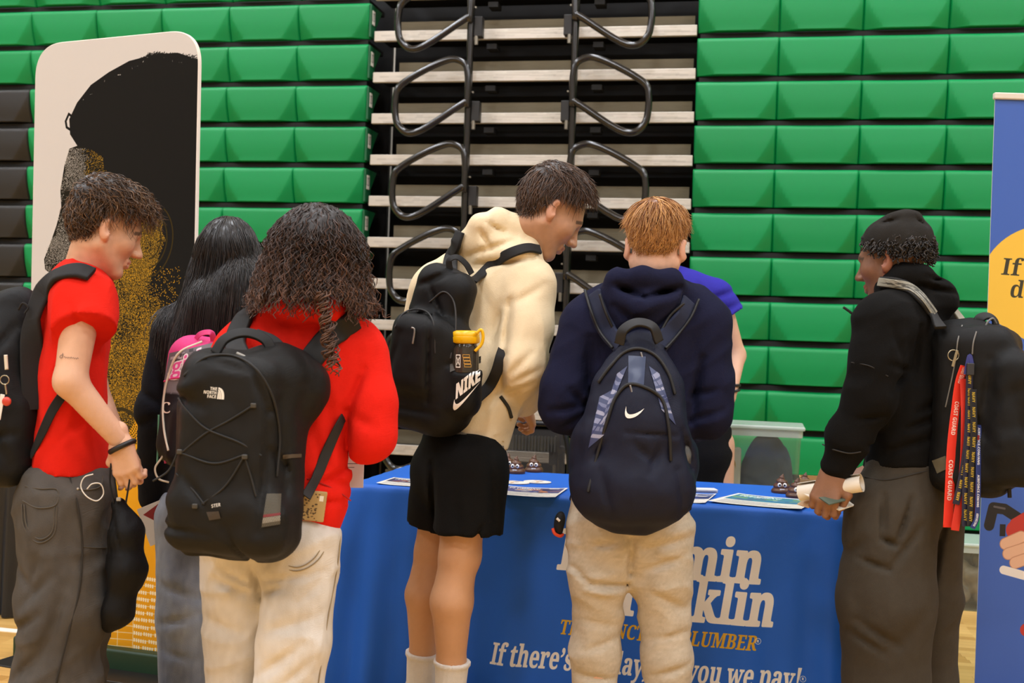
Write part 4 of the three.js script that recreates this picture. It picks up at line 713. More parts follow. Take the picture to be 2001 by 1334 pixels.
// ===== boy in the red T-shirt
{
  const Z = 3.44, v = jointer(Z), g = thing('person', 'person in a red T-shirt and dark grey jeans beside the portrait banner', 'person', floorAt(v(130, 900)));
  const h = new Head(v(206, 452), 120, 20, 0, 1.0), fw = dirY(105);
  const j = { fw, nk: v(163, 540), ch: v(142, 640), wa: v(134, 840), pe: v(132, 945), shR: v(162, 592, .14), shL: v(146, 592, -.15), elR: v(137, 745, .19), wrR: v(236, 862, .14), elL: v(180, 750, -.22), wrL: v(230, 860, -.12), hiR: v(128, 965, .08), hiL: v(140, 965, -.09), knR: v(128, 1215, .1), knL: v(140, 1215, -.1), anR: v(105, 1475, .09), anL: v(120, 1470, -.12) };
  const hf = headField(h, { neck: j.nk }), bf = bodyField(j), hd = handField(j.wrR, V3(0.25, -0.95, 0.05), V3(-0.2, -0.1, 1), { curl: [55, 60, 60, 62], base: 25, side: -1, tc: 0.02 }), hl = handField(j.wrL, V3(0.4, -0.9, 0), V3(0, 0, -1), {});
  const sk = SKIN.a, fc = faceColor(h, sk), bodyC = cloth(sk, 0.03, 30);
  part(g, 'body', glue([bf.mesh(0.01, bodyC), hf.mesh(0.0036, fc), hd.mesh(0.0036, bodyC), hl.mesh(0.006, bodyC)]), M_SKIN);
  // T-shirt
  const t = new Field(0.036); t.c(v(145, 622), v(134, 918), 0.165, 0.172, { flat: [fw, 1.66], cb: 1 }); t.c(v(163, 552), v(165, 590, .12), 0.068, 0.08); t.c(v(160, 556), v(146, 592, -.13), 0.06, 0.07); t.c(v(165, 590, .12), v(166, 645, .17), 0.082, 0.084, { cb: 1, k: 0.04 }); t.c(v(148, 588, -.1), v(165, 650, -.18), 0.075, 0.08, { cb: 1 }); t.c(v(170, 548), v(158, 580), 0.062, 0.08, { ca: 1 }); t.e(v(112, 620), [0.06, 0.1, 0.12]);
  for (const [a, b, d, w] of [[[118, 610], [112, 720], .006, .014], [[205, 700], [180, 860], .008, .016], [[190, 690], [160, 830], .006, .012], [[95, 700], [110, 860], .006, .016], [[150, 860], [205, 800], .006, .012], [[190, 600], [215, 640], .005, .012], [[130, 560], [120, 640], .005, .012]]) t.cr(v(...a), v(...b), d, w);
  t.folds(0.006, 75, 9, 2.5).noise(0.003, 9); GEO.tee = t;
  const red = [0.68, 0.016, 0.007];
  const shirt = part(g, 't_shirt', t.mesh(0.0075, cloth(red, .04)), fleece(), 'red cotton T-shirt');
  part(g, 'collar', tube([v(196, 556, .04), v(172, 527, .07), v(148, 510, .01), v(150, 515, -.05), v(185, 535, -.07), v(205, 560, -.01)], 0.011, { closed: true, n: 50 }), std(0xc01a10, 0.9));
  // jeans
  const pz = new Field(0.036), gc = [0.052, 0.046, 0.04];
  pz.c(v(131, 918), v(130, 970), 0.135, 0.15, { flat: [fw, 1.2], ca: 1 }); pz.chain([v(124, 975, .07), v(122, 1190, .09), v(108, 1330, .09), v(98, 1470, .08)], [0.125, 0.118, 0.112, 0.11], { k: 0.04 }); pz.chain([v(140, 975, -.07), v(142, 1190, -.09), v(125, 1330, -.12), v(120, 1470, -.13)], [0.12, 0.115, 0.11, 0.105], { k: 0.04 });
  for (const [a, b, d, w] of [[[90, 1160], [150, 1100], .01, .014], [[60, 1215], [130, 1170], .012, .014], [[110, 1280], [160, 1180], .009, .016], [[150, 1240], [175, 1120], .01, .018], [[70, 1300], [120, 1250], .01, .014], [[180, 1000], [170, 1150], .006, .02], [[110, 1120], [125, 1060], .006, .012], [[60, 1080], [120, 1130], .006, .012]]) pz.cr(v(...a), v(...b), d, w);
  pz.folds(0.008, 60, 7, 3).folds(0.006, 20, 10, 4, 5).noise(0.004, 8); pz.minY = 0.02; pz.extra = (x, y, z, d) => Math.max(d, 0.05 - y);
  const dye = (x, y, z) => { const p = v(128, 1100), n = 0.5 + 0.5 * noise(x * 9, y * 5, z * 9), m = 0.5 + 0.5 * noise(x * 60, y * 25, z * 60), s = Math.abs(noise(x * 14 + y * 18, y * 6, 3)); return mix3(gc, [0.15, 0.132, 0.112], clamp(0.15 + 0.45 * n * m + 0.35 * s * n, 0, 1)); };
  const jeans = part(g, 'jeans', pz.mesh(0.009, dye), twill(), 'faded charcoal baggy jeans');
  const st = std(0x2c2823, 0.9), lt = std(0x4e473d, 0.9);
  for (const q of [[[50, 950], [80, 955], [112, 957], [110, 985], [75, 992], [45, 978]], [[43, 985], [48, 1030], [76, 1060], [104, 1045], [112, 990]], [[48, 985], [53, 1027], [77, 1053], [100, 1041], [107, 990]]]) part(jeans, 'pocket_seam', cordOn(pz, Z, q, 0.0019), lt);
  part(jeans, 'side_seam', cordOn(pz, Z, [[135, 930], [150, 980], [160, 1060], [155, 1150], [135, 1230], [110, 1334]], 0.0026), st); part(jeans, 'seam', cordOn(pz, Z, [[160, 1068], [185, 1070], [208, 1070]], 0.0018), lt); part(jeans, 'front_pocket_edge', cordOn(pz, Z, [[150, 955], [170, 957], [195, 950], [200, 930]], 0.002), lt);
  part(jeans, 'rivet', new THREE.SphereGeometry(0.004, 10, 8).translate(...pz.see(152, 955, Z).toArray()), std(0xbdb6a6, 0.3, { metalness: 0.8 }));
  shoes(g, j, [0.6, 0.58, 0.54]);
  part(g, 'hair', hairGeo(h, { n: 2700, r: 0.0015, len: (d) => d.y > 0.3 ? 0.1 : Math.abs(d.x) > 0.75 ? 0.035 : 0.05, seg: 6, sub: 2, grav: 0.25, jit: 0.5, hug: 0.4, curl: [0.006, 15], avoid: hf, margin: 0.003, thick: (d) => 0.006 + 0.026 * sstep(0.0, 0.8, d.y) + 0.008 * Math.max(0, d.z) * (d.y > 0 ? 1 : 0), flow: (d) => d.y > 0.25 ? V3(d.x * 0.9 + 0.15, -0.2, 0.9) : d.z < -0.1 ? V3(d.x * 0.4, -0.9, 0.15) : V3(d.x * 0.3, -0.5, 0.6), cols: [[0.02, 0.01, 0.005], [0.2, 0.1, 0.042]], bias: 1.5, rough: 0.012, line: [[0, 0.6], [25, 0.56], [48, 0.42], [66, 0.3], [78, 0.2], [96, 0.16], [106, -0.4], [125, -0.75], [180, -0.88]] }), M_HAIR, 'short wavy brown hair');
  const tatT = canvas(128, 48, (c) => { c.clearRect(0, 0, 128, 48); c.strokeStyle = '#5b4a45'; c.lineWidth = 3; c.beginPath(); c.moveTo(22, 14); c.bezierCurveTo(0, 20, 4, 40, 18, 34); c.bezierCurveTo(26, 28, 24, 6, 20, 4); c.stroke(); c.lineWidth = 2; c.beginPath(); for (let x = 30; x < 118; x += 2) c.lineTo(x, 28 + 5 * Math.sin(x * 0.5) * (x % 17 < 9 ? 1 : 0.5)); c.stroke(); });
  part(g, 'tattoo', patch(bf, Z, [[116, 688], [158, 692], [157, 707], [115, 703]], 14, 6, 0.0012), decal(tatT), 'small script tattoo on the upper arm');
  const br = new THREE.TorusGeometry(0.034, 0.0075, 10, 30).rotateX(Math.PI / 2).applyMatrix4(rotM(0, 0, 28)); const bp = v(239, 872, .14); part(g, 'bracelet', br.translate(bp.x, bp.y, bp.z), std(0x171513, 0.5), 'dark cord bracelet');
  part(g, 'earphone_cable', tube([v(182, 926, .22), v(165, 932, .22), v(158, 950, .22), v(170, 970, .22), v(190, 978, .21), v(202, 965, .2), v(196, 945, .21), v(180, 945, .22), v(170, 955, .22)], 0.0016, { n: 50 }), std(0xe2dcd2, 0.5), 'white looped cable at the hip');
  GEO.p1 = { v, Z, t, pz };
  // backpack of this boy
  const bo = v(20, 945, 0), bg = thing('backpack', 'black backpack on the boy in the red T-shirt at the left edge', 'backpack', bo), k = new Field(0.06), bc = [0.005, 0.005, 0.0052];
  k.e(v(-5, 760, .02), [0.12, 0.26, 0.15]); k.b(v(10, 840, .02), [0.105, 0.15, 0.15], 0.07, { rot: new THREE.Euler(0, 0.2, -0.08) }); k.c(v(40, 600, .04), v(0, 740, .05), 0.06, 0.1);
  for (const [a, b, d, w] of [[[20, 700], [60, 640], .008, .012], [[-10, 850], [70, 840], .009, .012], [[10, 790], [60, 900], .008, .014]]) k.cr(v(...a), v(...b), d, w); k.noise(0.006, 10);
  part(bg, 'pack_body', k.mesh(0.009, cloth(bc, .1)), nylon());
  const ms = std(0x100f10, 0.75, { bumpMap: rep(T_WEAVE, 4, 20), bumpScale: 0.0006 });
  const [sp, sn] = lay(t, Z, [[178, 540], [150, 532], [115, 540], [88, 570], [70, 620]], 0.008);
  part(bg, 'shoulder_strap', sweep([...sp, v(62, 700, .12), v(66, 800, .12)], 0.06, 0.014, [...sn, V3(0.5, 0, 1), V3(0.5, 0, 1)]), ms);
  const [s2, n2] = lay(t, Z, [[122, 770], [105, 800], [85, 845], [65, 890]], 0.006); part(bg, 'lower_strap', sweep(s2, 0.026, 0.004, n2), ms);
  part(bg, 'zip_cord', tube([v(36, 605, .13), v(45, 592, .14), v(55, 600, .14), v(48, 612, .14)], 0.003, { n: 20 }), ms);
  const kc = thing('key_charm', 'key ring charms in red and white hanging on the black backpack', 'keyring', v(12, 780, .2)), mt = std(0xb0a890, 0.3, { metalness: 0.9 });
  part(kc, 'zip_pull', tube([v(11, 693, .2), v(13, 722, .2)], 0.005), std(0xd8cdb8, 0.5)); part(kc, 'ring', new THREE.TorusGeometry(0.012, 0.0016, 8, 24).translate(...v(9, 742, .2).toArray()), mt); part(kc, 'chain', tube([v(10, 750, .2), v(13, 770, .2)], 0.0025), mt);
  part(kc, 'charm', new THREE.SphereGeometry(0.0125, 18, 14).scale(1, 1, 0.6).translate(...v(13, 784, .2).toArray()), std(0xc8402e, 0.4), 'red round charm'); part(kc, 'tag', rbox(0.012, 0.07, 0.003, 0.001).applyMatrix4(rotM(0, 0, -8)).translate(...v(1, 795, .2).toArray()), std(0xe4ded4, 0.6), 'white tag');
  // drawstring bag in the hand
  const dg = thing('drawstring_bag', 'black drawstring bag hanging from the hand of the boy in red', 'bag', v(240, 1240, .1)), d = new Field(0.04);
  d.chain([v(232, 985, .12), v(245, 1040, .12), v(246, 1110, .12), v(228, 1195, .12), v(212, 1226, .12)], [0.022, 0.042, 0.05, 0.04, 0.014]);
  for (let i = 0; i < 6; i++) d.cr(v(222 + i * 6, 985), v(214 + i * 12, 1060), 0.006, 0.005); d.cr(v(250, 1060), v(225, 1190), .006, .012); d.noise(0.004, 18);
  part(dg, 'bag_body', d.mesh(0.0065, cloth([0.0035, 0.0035, 0.0038], .1)), nylon());
  for (const q of [[[217, 905], [215, 940], [222, 982]], [[219, 903], [226, 950], [230, 982]], [[257, 908], [252, 945], [246, 982]]]) part(dg, 'cord', tube(q.map(([x, y]) => v(x, y, .14)), 0.0026), ms);
  part(dg, 'cord_lock', rbox(0.012, 0.01, 0.008, 0.002).translate(...v(232, 975, .155).toArray()), std(0x9a958c, 0.4));
}

// ===== girl with long black hair
{
  const Z = 3.84, v = jointer(Z), g = thing('person', 'person with long straight black hair in a dark jacket', 'person', floorAt(v(420, 900)));
  const h = new Head(v(447, 507), 172, 8, 2, 0.98), fw = dirY(172);
  const j = { fw, nk: v(440, 600), ch: v(432, 680), wa: v(425, 840), pe: v(415, 970), shL: v(338, 648), shR: v(530, 648), elL: v(300, 800), wrL: v(305, 960, -.05), elR: v(560, 800, -.1), wrR: v(520, 880, -.3), hiL: v(370, 1000), hiR: v(455, 1000), knL: v(365, 1210), knR: v(455, 1210), anL: v(368, 1385), anR: v(450, 1385) };
  const hf = headField(h, { neck: j.nk, nw: 0.85 }), bf = bodyField(j), sk = SKIN.e, bodyC = cloth(sk, .03), hl = handField(j.wrL, V3(0.1, -1, 0), V3(-1, 0, 0.2), { curl: [45, 50, 50, 50], s: 0.9 }), hr = handField(j.wrR, V3(0, -.5, -1), V3(0, 1, 0), { s: 0.9 });
  part(g, 'body', glue([bf.mesh(0.012, bodyC), hf.mesh(0.007, faceColor(h, sk)), hl.mesh(0.0045, bodyC), hr.mesh(0.006, bodyC)]), M_SKIN);
  const t = new Field(0.036); t.c(v(434, 660), v(418, 985), 0.16, 0.155, { flat: [fw, 1.5], cb: 1 }); t.c(v(350, 650), v(522, 650), 0.068, 0.068); t.c(v(345, 650), v(438, 605), 0.06, 0.06);
  t.chain([v(338, 655), v(303, 800, .01), v(302, 970, -.03)], [0.066, 0.058, 0.052], { k: 0.03 }); t.chain([v(530, 655), v(560, 800, -.08), v(522, 870, -.28)], [0.066, 0.06, 0.05], { k: 0.03 });
  for (const [a, b, d, w] of [[[280, 760], [325, 790], .007, .012], [[275, 830], [330, 810], .007, .012], [[278, 900], [325, 930], .006, .012], [[300, 680], [320, 740], .005, .012]]) t.cr(v(...a), v(...b), d, w); t.noise(0.004, 10);
  part(g, 'jacket', t.mesh(0.009, cloth([0.011, 0.012, 0.016], .1)), fleece(), 'charcoal jacket');
  const pz = new Field(0.036); pz.c(v(412, 965), v(412, 1010), 0.145, 0.155, { flat: [fw, 1.35], ca: 1 }); pz.chain([v(362, 1010), v(364, 1200), v(366, 1400)], [0.098, 0.09, 0.085], { k: .03 }); pz.chain([v(455, 1010), v(452, 1200), v(452, 1400)], [0.098, 0.09, 0.085], { k: .03 });
  for (const [a, b, d, w] of [[[318, 1130], [400, 1160], .007, .014], [[320, 1210], [405, 1190], .008, .014], [[330, 1260], [400, 1280], .006, .012]]) pz.cr(v(...a), v(...b), d, w); pz.noise(0.005, 9); pz.minY = .02; pz.extra = (x, y, z, d) => Math.max(d, 0.04 - y);
  part(g, 'jeans', pz.mesh(0.01, (x, y, z) => { const n = clamp(0.5 + 0.7 * noise(x * 8, y * 4, z * 8) + 0.2 * noise(x * 70, y * 30, z * 70), 0, 1); return mix3([0.085, 0.105, 0.16], [0.42, 0.46, 0.52], n * 0.8); }), twill(), 'washed blue jeans');
  shoes(g, j, [0.5, 0.5, 0.5]);
  // hair: under-volume and strands
  const hv = new Field(0.036); hv.chain([v(447, 510, .0), v(445, 550, .025), v(430, 620, .06), v(405, 700, .09)], [0.09, 0.098, 0.095, 0.07], { flat: [V3(0, 0, 1), 1.5] }); hv.chain([v(415, 590, .1), v(372, 670, .11), v(345, 720, .1)], [0.06, 0.035, 0.01], {}); hv.chain([v(470, 560, .08), v(480, 640, .12)], [0.07, 0.05]);
  for (let i = 0; i < 16; i++) hv.cr(v(350 + i * 10, 560), v(320 + i * 11, 700), 0.005, 0.006); hv.noise(0.004, 14);
  const cols = [[0.007, 0.0055, 0.005], [0.04, 0.03, 0.025]];
  const av = new Field(0.03); av.p = [...t.p, ...hv.p]; const hs = hairGeo(h, { n: 3200, r: 0.0012, len: (d) => 0.40 + 0.08 * (d.x > 0 ? 1 : 0), seg: 12, grav: 1.6, jit: 0.08, thick: () => 0.012, flow: (d, t) => V3(d.x * (t < 0.35 ? 0.7 : 0.12) + 0.1 * sstep(.3, .8, t), -0.55 - t, -0.1), hug: 0.5, hugT: 0.35, cols, bias: 2, avoid: av, margin: 0.012, rough: 0.001, blunt: 1 });
  const hg = hv.mesh(0.008, cloth([0.007, 0.0055, 0.005], .3, 60)); hg.deleteAttribute('uv'); part(g, 'hair', mergeGeometries([hg.toNonIndexed(), hs]), vcol(0.34), 'long straight black hair');
  GEO.p2 = { v, Z, t };
  // leaflet in her hand
  const lt = canvas(96, 160, (c) => { c.fillStyle = '#d9d3cb'; c.fillRect(0, 0, 96, 160); c.fillStyle = '#8a1f22'; c.beginPath(); c.moveTo(16, 30); c.lineTo(86, 12); c.lineTo(86, 110); c.closePath(); c.fill(); c.fillStyle = '#2c2a2c'; c.fillRect(56, 40, 30, 40); });
  const lm = shadow(new THREE.Mesh(rbox(0.085, 0.125, 0.002, 0.0008).applyMatrix4(rotM(-12, 0, 24)), std(0xffffff, 0.6, { map: lt }))); lm.name = numbered('leaflet'); lm.position.copy(toWorld(v(303, 1022, .04))); lm.rotation.y = YAW; tag(lm, 'white leaflet with a red corner held low beside blue jeans', 'leaflet'); scene.add(lm);
  // pink backpack
  const bg = thing('backpack', 'pink and black printed backpack on the long-haired girl', 'backpack', v(415, 915, .2)), k = new Field(0.03), pt = (px, py, dz) => v(px, py, dz);
  k.b(pt(420, 790, .22), [0.155, 0.2, 0.075], 0.07, { rot: new THREE.Euler(0, 0.15, -0.1) }); k.b(pt(420, 855, .29), [0.135, 0.1, 0.05], 0.045, { rot: new THREE.Euler(0, 0.15, -0.1) });
  const pink = [0.72, 0.05, 0.22], blk = [0.012, 0.012, 0.013], top = pt(400, 735, .2).y, low = pt(400, 768, .2).y;
  part(bg, 'pack_body', k.mesh(0.008, (x, y, z) => y > top ? pink : y > low ? [0.2, 0.19, 0.2] : blk), nylon());
  const pt1 = canvas(256, 128, (c) => { c.fillStyle = '#6a6468'; c.fillRect(0, 0, 256, 128); for (let i = 0; i < 90; i++) { c.fillStyle = ['#3a373a', '#8a8488', '#a8a0a4'][i % 3]; c.fillRect(rr(0, 256), rr(0, 128), rr(10, 30), rr(6, 16)); } c.save(); c.transform(1, -0.15, 0, 1, 0, 20); c.font = 'bold 92px sans-serif'; c.lineWidth = 12; c.strokeStyle = '#e8d8de'; c.strokeText('girl', 26, 88); c.fillStyle = '#e2559a'; c.fillText('girl', 26, 88); c.restore(); });
  const sub = part(bg, 'printed_panel', patch(k, Z, [[332, 690], [424, 668], [420, 745], [322, 742]], 18, 10, 0.0015, 0.7), std(0xffffff, 0.6, { map: pt1, side: THREE.DoubleSide }), 'grey panel with pink lettering');
  const pip = std(0xd8cdb6, 0.7), pk = std(0xd83a7c, 0.6);
  part(bg, 'piping', cordOn(k, Z, [[395, 668], [350, 690], [330, 735], [320, 790], [322, 840], [330, 880]], 0.0035, { span: .7 }), pip); part(bg, 'piping', cordOn(k, Z, [[322, 745], [345, 738], [380, 740]], 0.003, { span: .7 }), pk);
  part(bg, 'grab_loop', sweep([pt(378, 670, .26), pt(392, 652, .28), pt(412, 650, .28), pt(418, 668, .26)], 0.018, 0.003, [V3(0, .6, 1), V3(0, .6, 1)]), pk);
  part(bg, 'letter_patch', patch(k, Z, [[318, 780], [334, 780], [334, 812], [318, 812]], 4, 6, 0.0015, .7), decal(canvas(64, 128, (c) => { c.clearRect(0, 0, 64, 128); c.font = 'bold 120px serif'; c.fillStyle = '#e8ddc8'; c.fillText('C', -14, 108); })), 'cream letter');
  const str = thing('beaded_strings', 'green and pink beaded strings hanging beside the pink backpack', 'string', v(315, 905, .27)); part(str, 'green_string', tube([v(310, 810, .27), v(309, 860, .27), v(307, 905, .27)], 0.0028), std(0x5f9a78, 0.6)); part(str, 'pink_string', tube([v(324, 860, .28), v(323, 905, .28)], 0.0035), std(0xd8487c, 0.6)); part(str, 'cream_cord', tube([v(328, 855, .29), v(318, 890, .29), v(303, 915, .29), v(310, 935, .29), v(330, 942, .29)], 0.003), pip);
}

// ===== girl with curly hair in red
{
  const Z = 3.25, v = jointer(Z), g = thing('person', 'person with long dark curly hair in a red sweatshirt and pale jeans', 'person', floorAt(v(560, 900)));
  const h = new Head(v(622, 508), 163, 12, 3, 1.0), fw = dirY(160);
  const j = { fw, nk: v(602, 625), ch: v(590, 710), wa: v(575, 880), pe: v(545, 1000), shL: v(476, 695, -.02), shR: v(708, 690, -.02), elL: v(440, 840, -.04), wrL: v(470, 880, -.26), elR: v(720, 850, .02), wrR: v(728, 800, -.26), hiL: v(470, 1030), hiR: v(595, 1030), knL: v(460, 1270, -.04), knR: v(572, 1270, .06), anL: v(455, 1550, -.06), anR: v(540, 1550, .04) };
  const sk = SKIN.b, bodyC = cloth(sk, .03), hf = headField(h, { neck: j.nk, nw: 0.88 }), bf = bodyField(j), hl = handField(j.wrL, V3(0, .1, -1), V3(0, 1, 0), { s: .9 }), hr = handField(j.wrR, V3(-.3, .1, -1), V3(0.5, 1, 0), { s: .9 });
  part(g, 'body', glue([bf.mesh(0.012, bodyC), hf.mesh(0.007, faceColor(h, sk)), hl.mesh(0.006, bodyC), hr.mesh(0.006, bodyC)]), M_SKIN);
  const t = new Field(0.045); t.c(v(588, 720), v(572, 960), 0.165, 0.155, { flat: [fw, 1.4] }); t.c(v(572, 940), v(555, 1000), 0.15, 0.142, { flat: [fw, 1.35], cb: 1 }); t.c(v(490, 685, .02), v(690, 690, -.02), 0.075, 0.078); t.c(v(500, 660), v(602, 628), 0.06, 0.062); t.c(v(690, 665), v(602, 628), 0.065, 0.062);
  t.chain([v(702, 700, -.01), v(722, 790, .02), v(720, 848, .03), v(728, 800, -.24)], [0.082, 0.073, 0.074, 0.055], { k: 0.03 }); t.chain([v(470, 690), v(440, 840, -.04), v(470, 880, -.24)], [0.078, 0.07, 0.055], { k: 0.03 });
  t.chain([v(525, 618, .05), v(570, 600, .11), v(630, 600, .11), v(682, 618, .04)], [0.03, 0.035, 0.035, 0.03], { k: .03 });
  for (const [a, b, d, w] of [[[716, 720], [690, 800], .012, .012], [[684, 800], [682, 900], .014, .012], [[700, 810], [740, 830], .006, .014], [[640, 760], [672, 860], .006, .02], [[640, 940], [690, 905], .01, .01], [[620, 925], [690, 945], .008, .01], [[600, 965], [680, 975], .007, .008], [[610, 800], [660, 930], .006, .016]]) t.cr(v(...a), v(...b), d, w); t.folds(0.005, 80, 8, 3).noise(0.003, 9); GEO.p3t = t;
  const red = [0.7, 0.015, 0.007];
  part(g, 'sweatshirt', t.mesh(0.0075, cloth(red, .04)), fleece(), 'red hooded sweatshirt');
  part(g, 'hem_seam', cordOn(t, Z, [[600, 935], [640, 950], [672, 968], [685, 978]], 0.002), std(0xa3130c, 0.9));
  const pz = new Field(0.036); pz.c(v(548, 968), v(535, 1040), 0.15, 0.168, { flat: [fw, 1.25], ca: 1 }); pz.chain([v(468, 1060, .0), v(460, 1250, -.04), v(458, 1400, -.05), v(455, 1555, -.06)], [0.108, 0.083, 0.074, 0.07], { k: .03 }); pz.chain([v(588, 1060, .04), v(578, 1250, .07), v(553, 1400, .06), v(540, 1555, .04)], [0.108, 0.097, 0.09, 0.084], { k: .014 });
  for (const [a, b, d, w] of [[[505, 1090], [515, 1160], .02, .01], [[430, 1120], [505, 1155], .009, .012], [[445, 1100], [500, 1130], .008, .01], [[520, 1120], [640, 1100], .008, .012], [[530, 1140], [580, 1125], .01, .01], [[600, 1150], [655, 1110], .007, .012], [[540, 1210], [640, 1180], .006, .014], [[520, 1300], [610, 1230], .008, .014], [[560, 1320], [630, 1260], .007, .012], [[410, 1200], [480, 1230], .005, .014]]) pz.cr(v(...a), v(...b), d, w); pz.folds(0.006, 25, 9, 3.5).folds(0.005, 70, 8, 2, 4).noise(0.003, 9); pz.minY = .02; pz.extra = (x, y, z, d) => Math.max(d, 0.04 - y);
  const dye = (x, y, z) => { const n = clamp(0.5 + 0.8 * noise(x * 7, y * 4, z * 7) + 0.25 * noise(x * 60, y * 30, z * 60), 0, 1); return mix3([0.52, 0.46, 0.38], [0.76, 0.71, 0.64], n); };
  const jeans = part(g, 'jeans', pz.mesh(0.008, dye), twill(), 'pale cream washed jeans'), sm = std(0x8f7c5c, 0.9);
  for (const q of [[[590, 993], [618, 1000], [640, 998], [628, 1085], [582, 1115], [528, 1095]], [[593, 1001], [616, 1006], [632, 1004], [621, 1081], [582, 1108], [534, 1090]]]) part(jeans, 'pocket_seam', cordOn(pz, Z, q, 0.0016), sm); part(jeans, 'side_seam', cordOn(pz, Z, [[662, 1010], [664, 1060], [655, 1130], [640, 1210], [622, 1334]], 0.0016), sm);
  shoes(g, j, [0.55, 0.55, 0.53]);
  const cols = [[0.014, 0.008, 0.005], [0.13, 0.055, 0.028]];
  const opts = { seg: 9, grav: 1.6, jit: 0.34, hug: 0.35, hugT: 0.45, curl: [0.0065, 24], thick: (d) => 0.02 + 0.02 * (1 - Math.abs(d.y)), flow: (d, t) => V3(d.x * (0.8 - 0.7 * t), -0.5 - 0.8 * t, d.z * 0.4), cols, rough: 0.012, bias: 1.7, tint: (t, tone) => mix3(cols[0], mix3(cols[1], [0.19, 0.085, 0.045], t), clamp(tone * (0.35 + 0.9 * t), 0, 1)), line: [[0, 0.5], [50, 0.3], [80, -0.1], [100, -0.5], [180, -0.7]], blunt: 1 };
  const hA = hairGeo(h, { ...opts, n: 2700, r: 0.0016, len: (d) => 0.235 + 0.05 * d.y, avoid: t, margin: 0.035 });
  // one long ringlet down the right shoulder blade
  const ring = []; for (let s = 0; s < 16; s++) { const pts = [], ph = rr(0, 6.3), R = rr(0.006, 0.014), tw = rr(20, 40), ox = rr(-9, 9), e = rr(-25, 5); for (let i = 0; i <= 40; i++) { const u = i / 40, c = P(lerp(628 + ox, 652 + ox * 0.6, u) + 5 * Math.sin(u * 6 + s), lerp(570, 732 + e, u), Z - 0.2 - 0.05 * u); pts.push(c.add(V3(R * Math.cos(ph + u * tw), 0.002 * Math.sin(u * 50 + s), R * Math.sin(ph + u * tw)))); } const q = tube(pts, 0.0015, { n: 80, sides: 4 }); q.deleteAttribute('uv'); const n = q.attributes.position.count, cl = new Float32Array(n * 3), c0 = mix3(cols[0], [0.17, 0.075, 0.038], rr(.05, .9)); for (let i = 0; i < n; i++) cl.set(c0, i * 3); q.setAttribute('color', new THREE.BufferAttribute(cl, 3)); ring.push(q.toNonIndexed()); }
  part(g, 'hair', mergeGeometries([hA, ...ring]), vcol(0.5), 'dark brown ringlets past the shoulders');
  // phone in the back pocket
  const ph = shadow(new THREE.Mesh(rbox(0.062, 0.08, 0.009, 0.004).applyMatrix4(rotM(10, 0, -6)), std(0xffffff, 0.4, { map: canvas(128, 220, (c) => { c.fillStyle = '#b5955f'; c.fillRect(0, 0, 128, 220); c.fillStyle = '#4a3826'; for (let i = 0; i < 40; i++) { c.beginPath(); c.ellipse(rr(0, 90), rr(20, 220), rr(4, 9), rr(3, 7), rr(0, 3), 0, 7); c.fill(); } c.fillStyle = '#e8dfcc'; c.fillRect(90, 30, 22, 40); }) })));
  { const s = pz.see(612, 1015, Z), s2 = t.see(612, 980, Z), q = v(613, 988, Math.max(s ? s.z + Z : .1, s2 ? s2.z + Z : .1) + 0.008); ph.position.copy(toWorld(q)); } ph.rotation.y = YAW; ph.name = 'phone'; tag(ph, 'phone in a spotted tan case sticking out of the pale jeans pocket', 'phone'); scene.add(ph);
  // sheet of paper held in front of her
  const pp = shadow(new THREE.Mesh(rbox(0.1, 0.14, 0.0012, 0.0005).applyMatrix4(rotM(-15, -8, 3)), std(0xffffff, 0.7, { map: canvas(128, 180, (c) => { c.fillStyle = '#dedad4'; c.fillRect(0, 0, 128, 180); c.fillStyle = '#33312f'; c.font = 'bold 30px serif'; c.fillText('ROLL DE', 2, 46); c.fillRect(20, 90, 90, 2); c.fillRect(20, 104, 70, 2); }) }))); pp.name = 'paper_sheet'; pp.position.copy(toWorld(v(680, 905, -.22))); pp.rotation.y = YAW; tag(pp, 'white printed sheet held in front of the curly-haired girl', 'paper'); scene.add(pp);

  // black pack with white printed logo
  const bg = thing('backpack', 'large black backpack with white lettering and crossed bungee cord', 'backpack', v(460, 1088, .28)), k = new Field(0.04), E = new THREE.Euler(0, -0.18, -0.03), bc = [0.0078, 0.0072, 0.0062];
  k.b(v(472, 885, .2), [0.158, 0.262, 0.1], 0.07, { rot: E }); k.b(v(448, 850, .29), [0.125, 0.2, 0.06], 0.055, { rot: E, k: .03 }); k.b(v(455, 1015, .27), [0.16, 0.075, 0.085], 0.05, { rot: new THREE.Euler(0, -0.18, -0.04), k: .05 }); k.c(v(540, 725, .2), v(585, 760, .16), 0.07, 0.08, { k: .05 });
  for (const [a, b, d, w] of [[[375, 770], [450, 735], -.012, .02], [[370, 755], [455, 780], .012, .018], [[540, 700], [575, 790], .007, .008], [[575, 790], [560, 1000], .006, .008], [[590, 770], [600, 960], .005, .008], [[345, 1040], [560, 1060], .004, .006], [[470, 700], [540, 720], .006, .008], [[335, 990], [470, 1005], .007, .008], [[500, 990], [540, 1080], .007, .008], [[420, 900], [470, 960], .006, .012], [[380, 950], [400, 1000], .006, .01], [[580, 860], [600, 900], .008, .008]]) k.cr(v(...a), v(...b), d, w); k.noise(0.005, 11); GEO.tnf = k;
  const kb = part(bg, 'pack_body', k.mesh(0.0072, cloth(bc, .1)), nylon()), mb = std(0x171512, 0.7), mk = std(0x0c0b0a, 0.7);
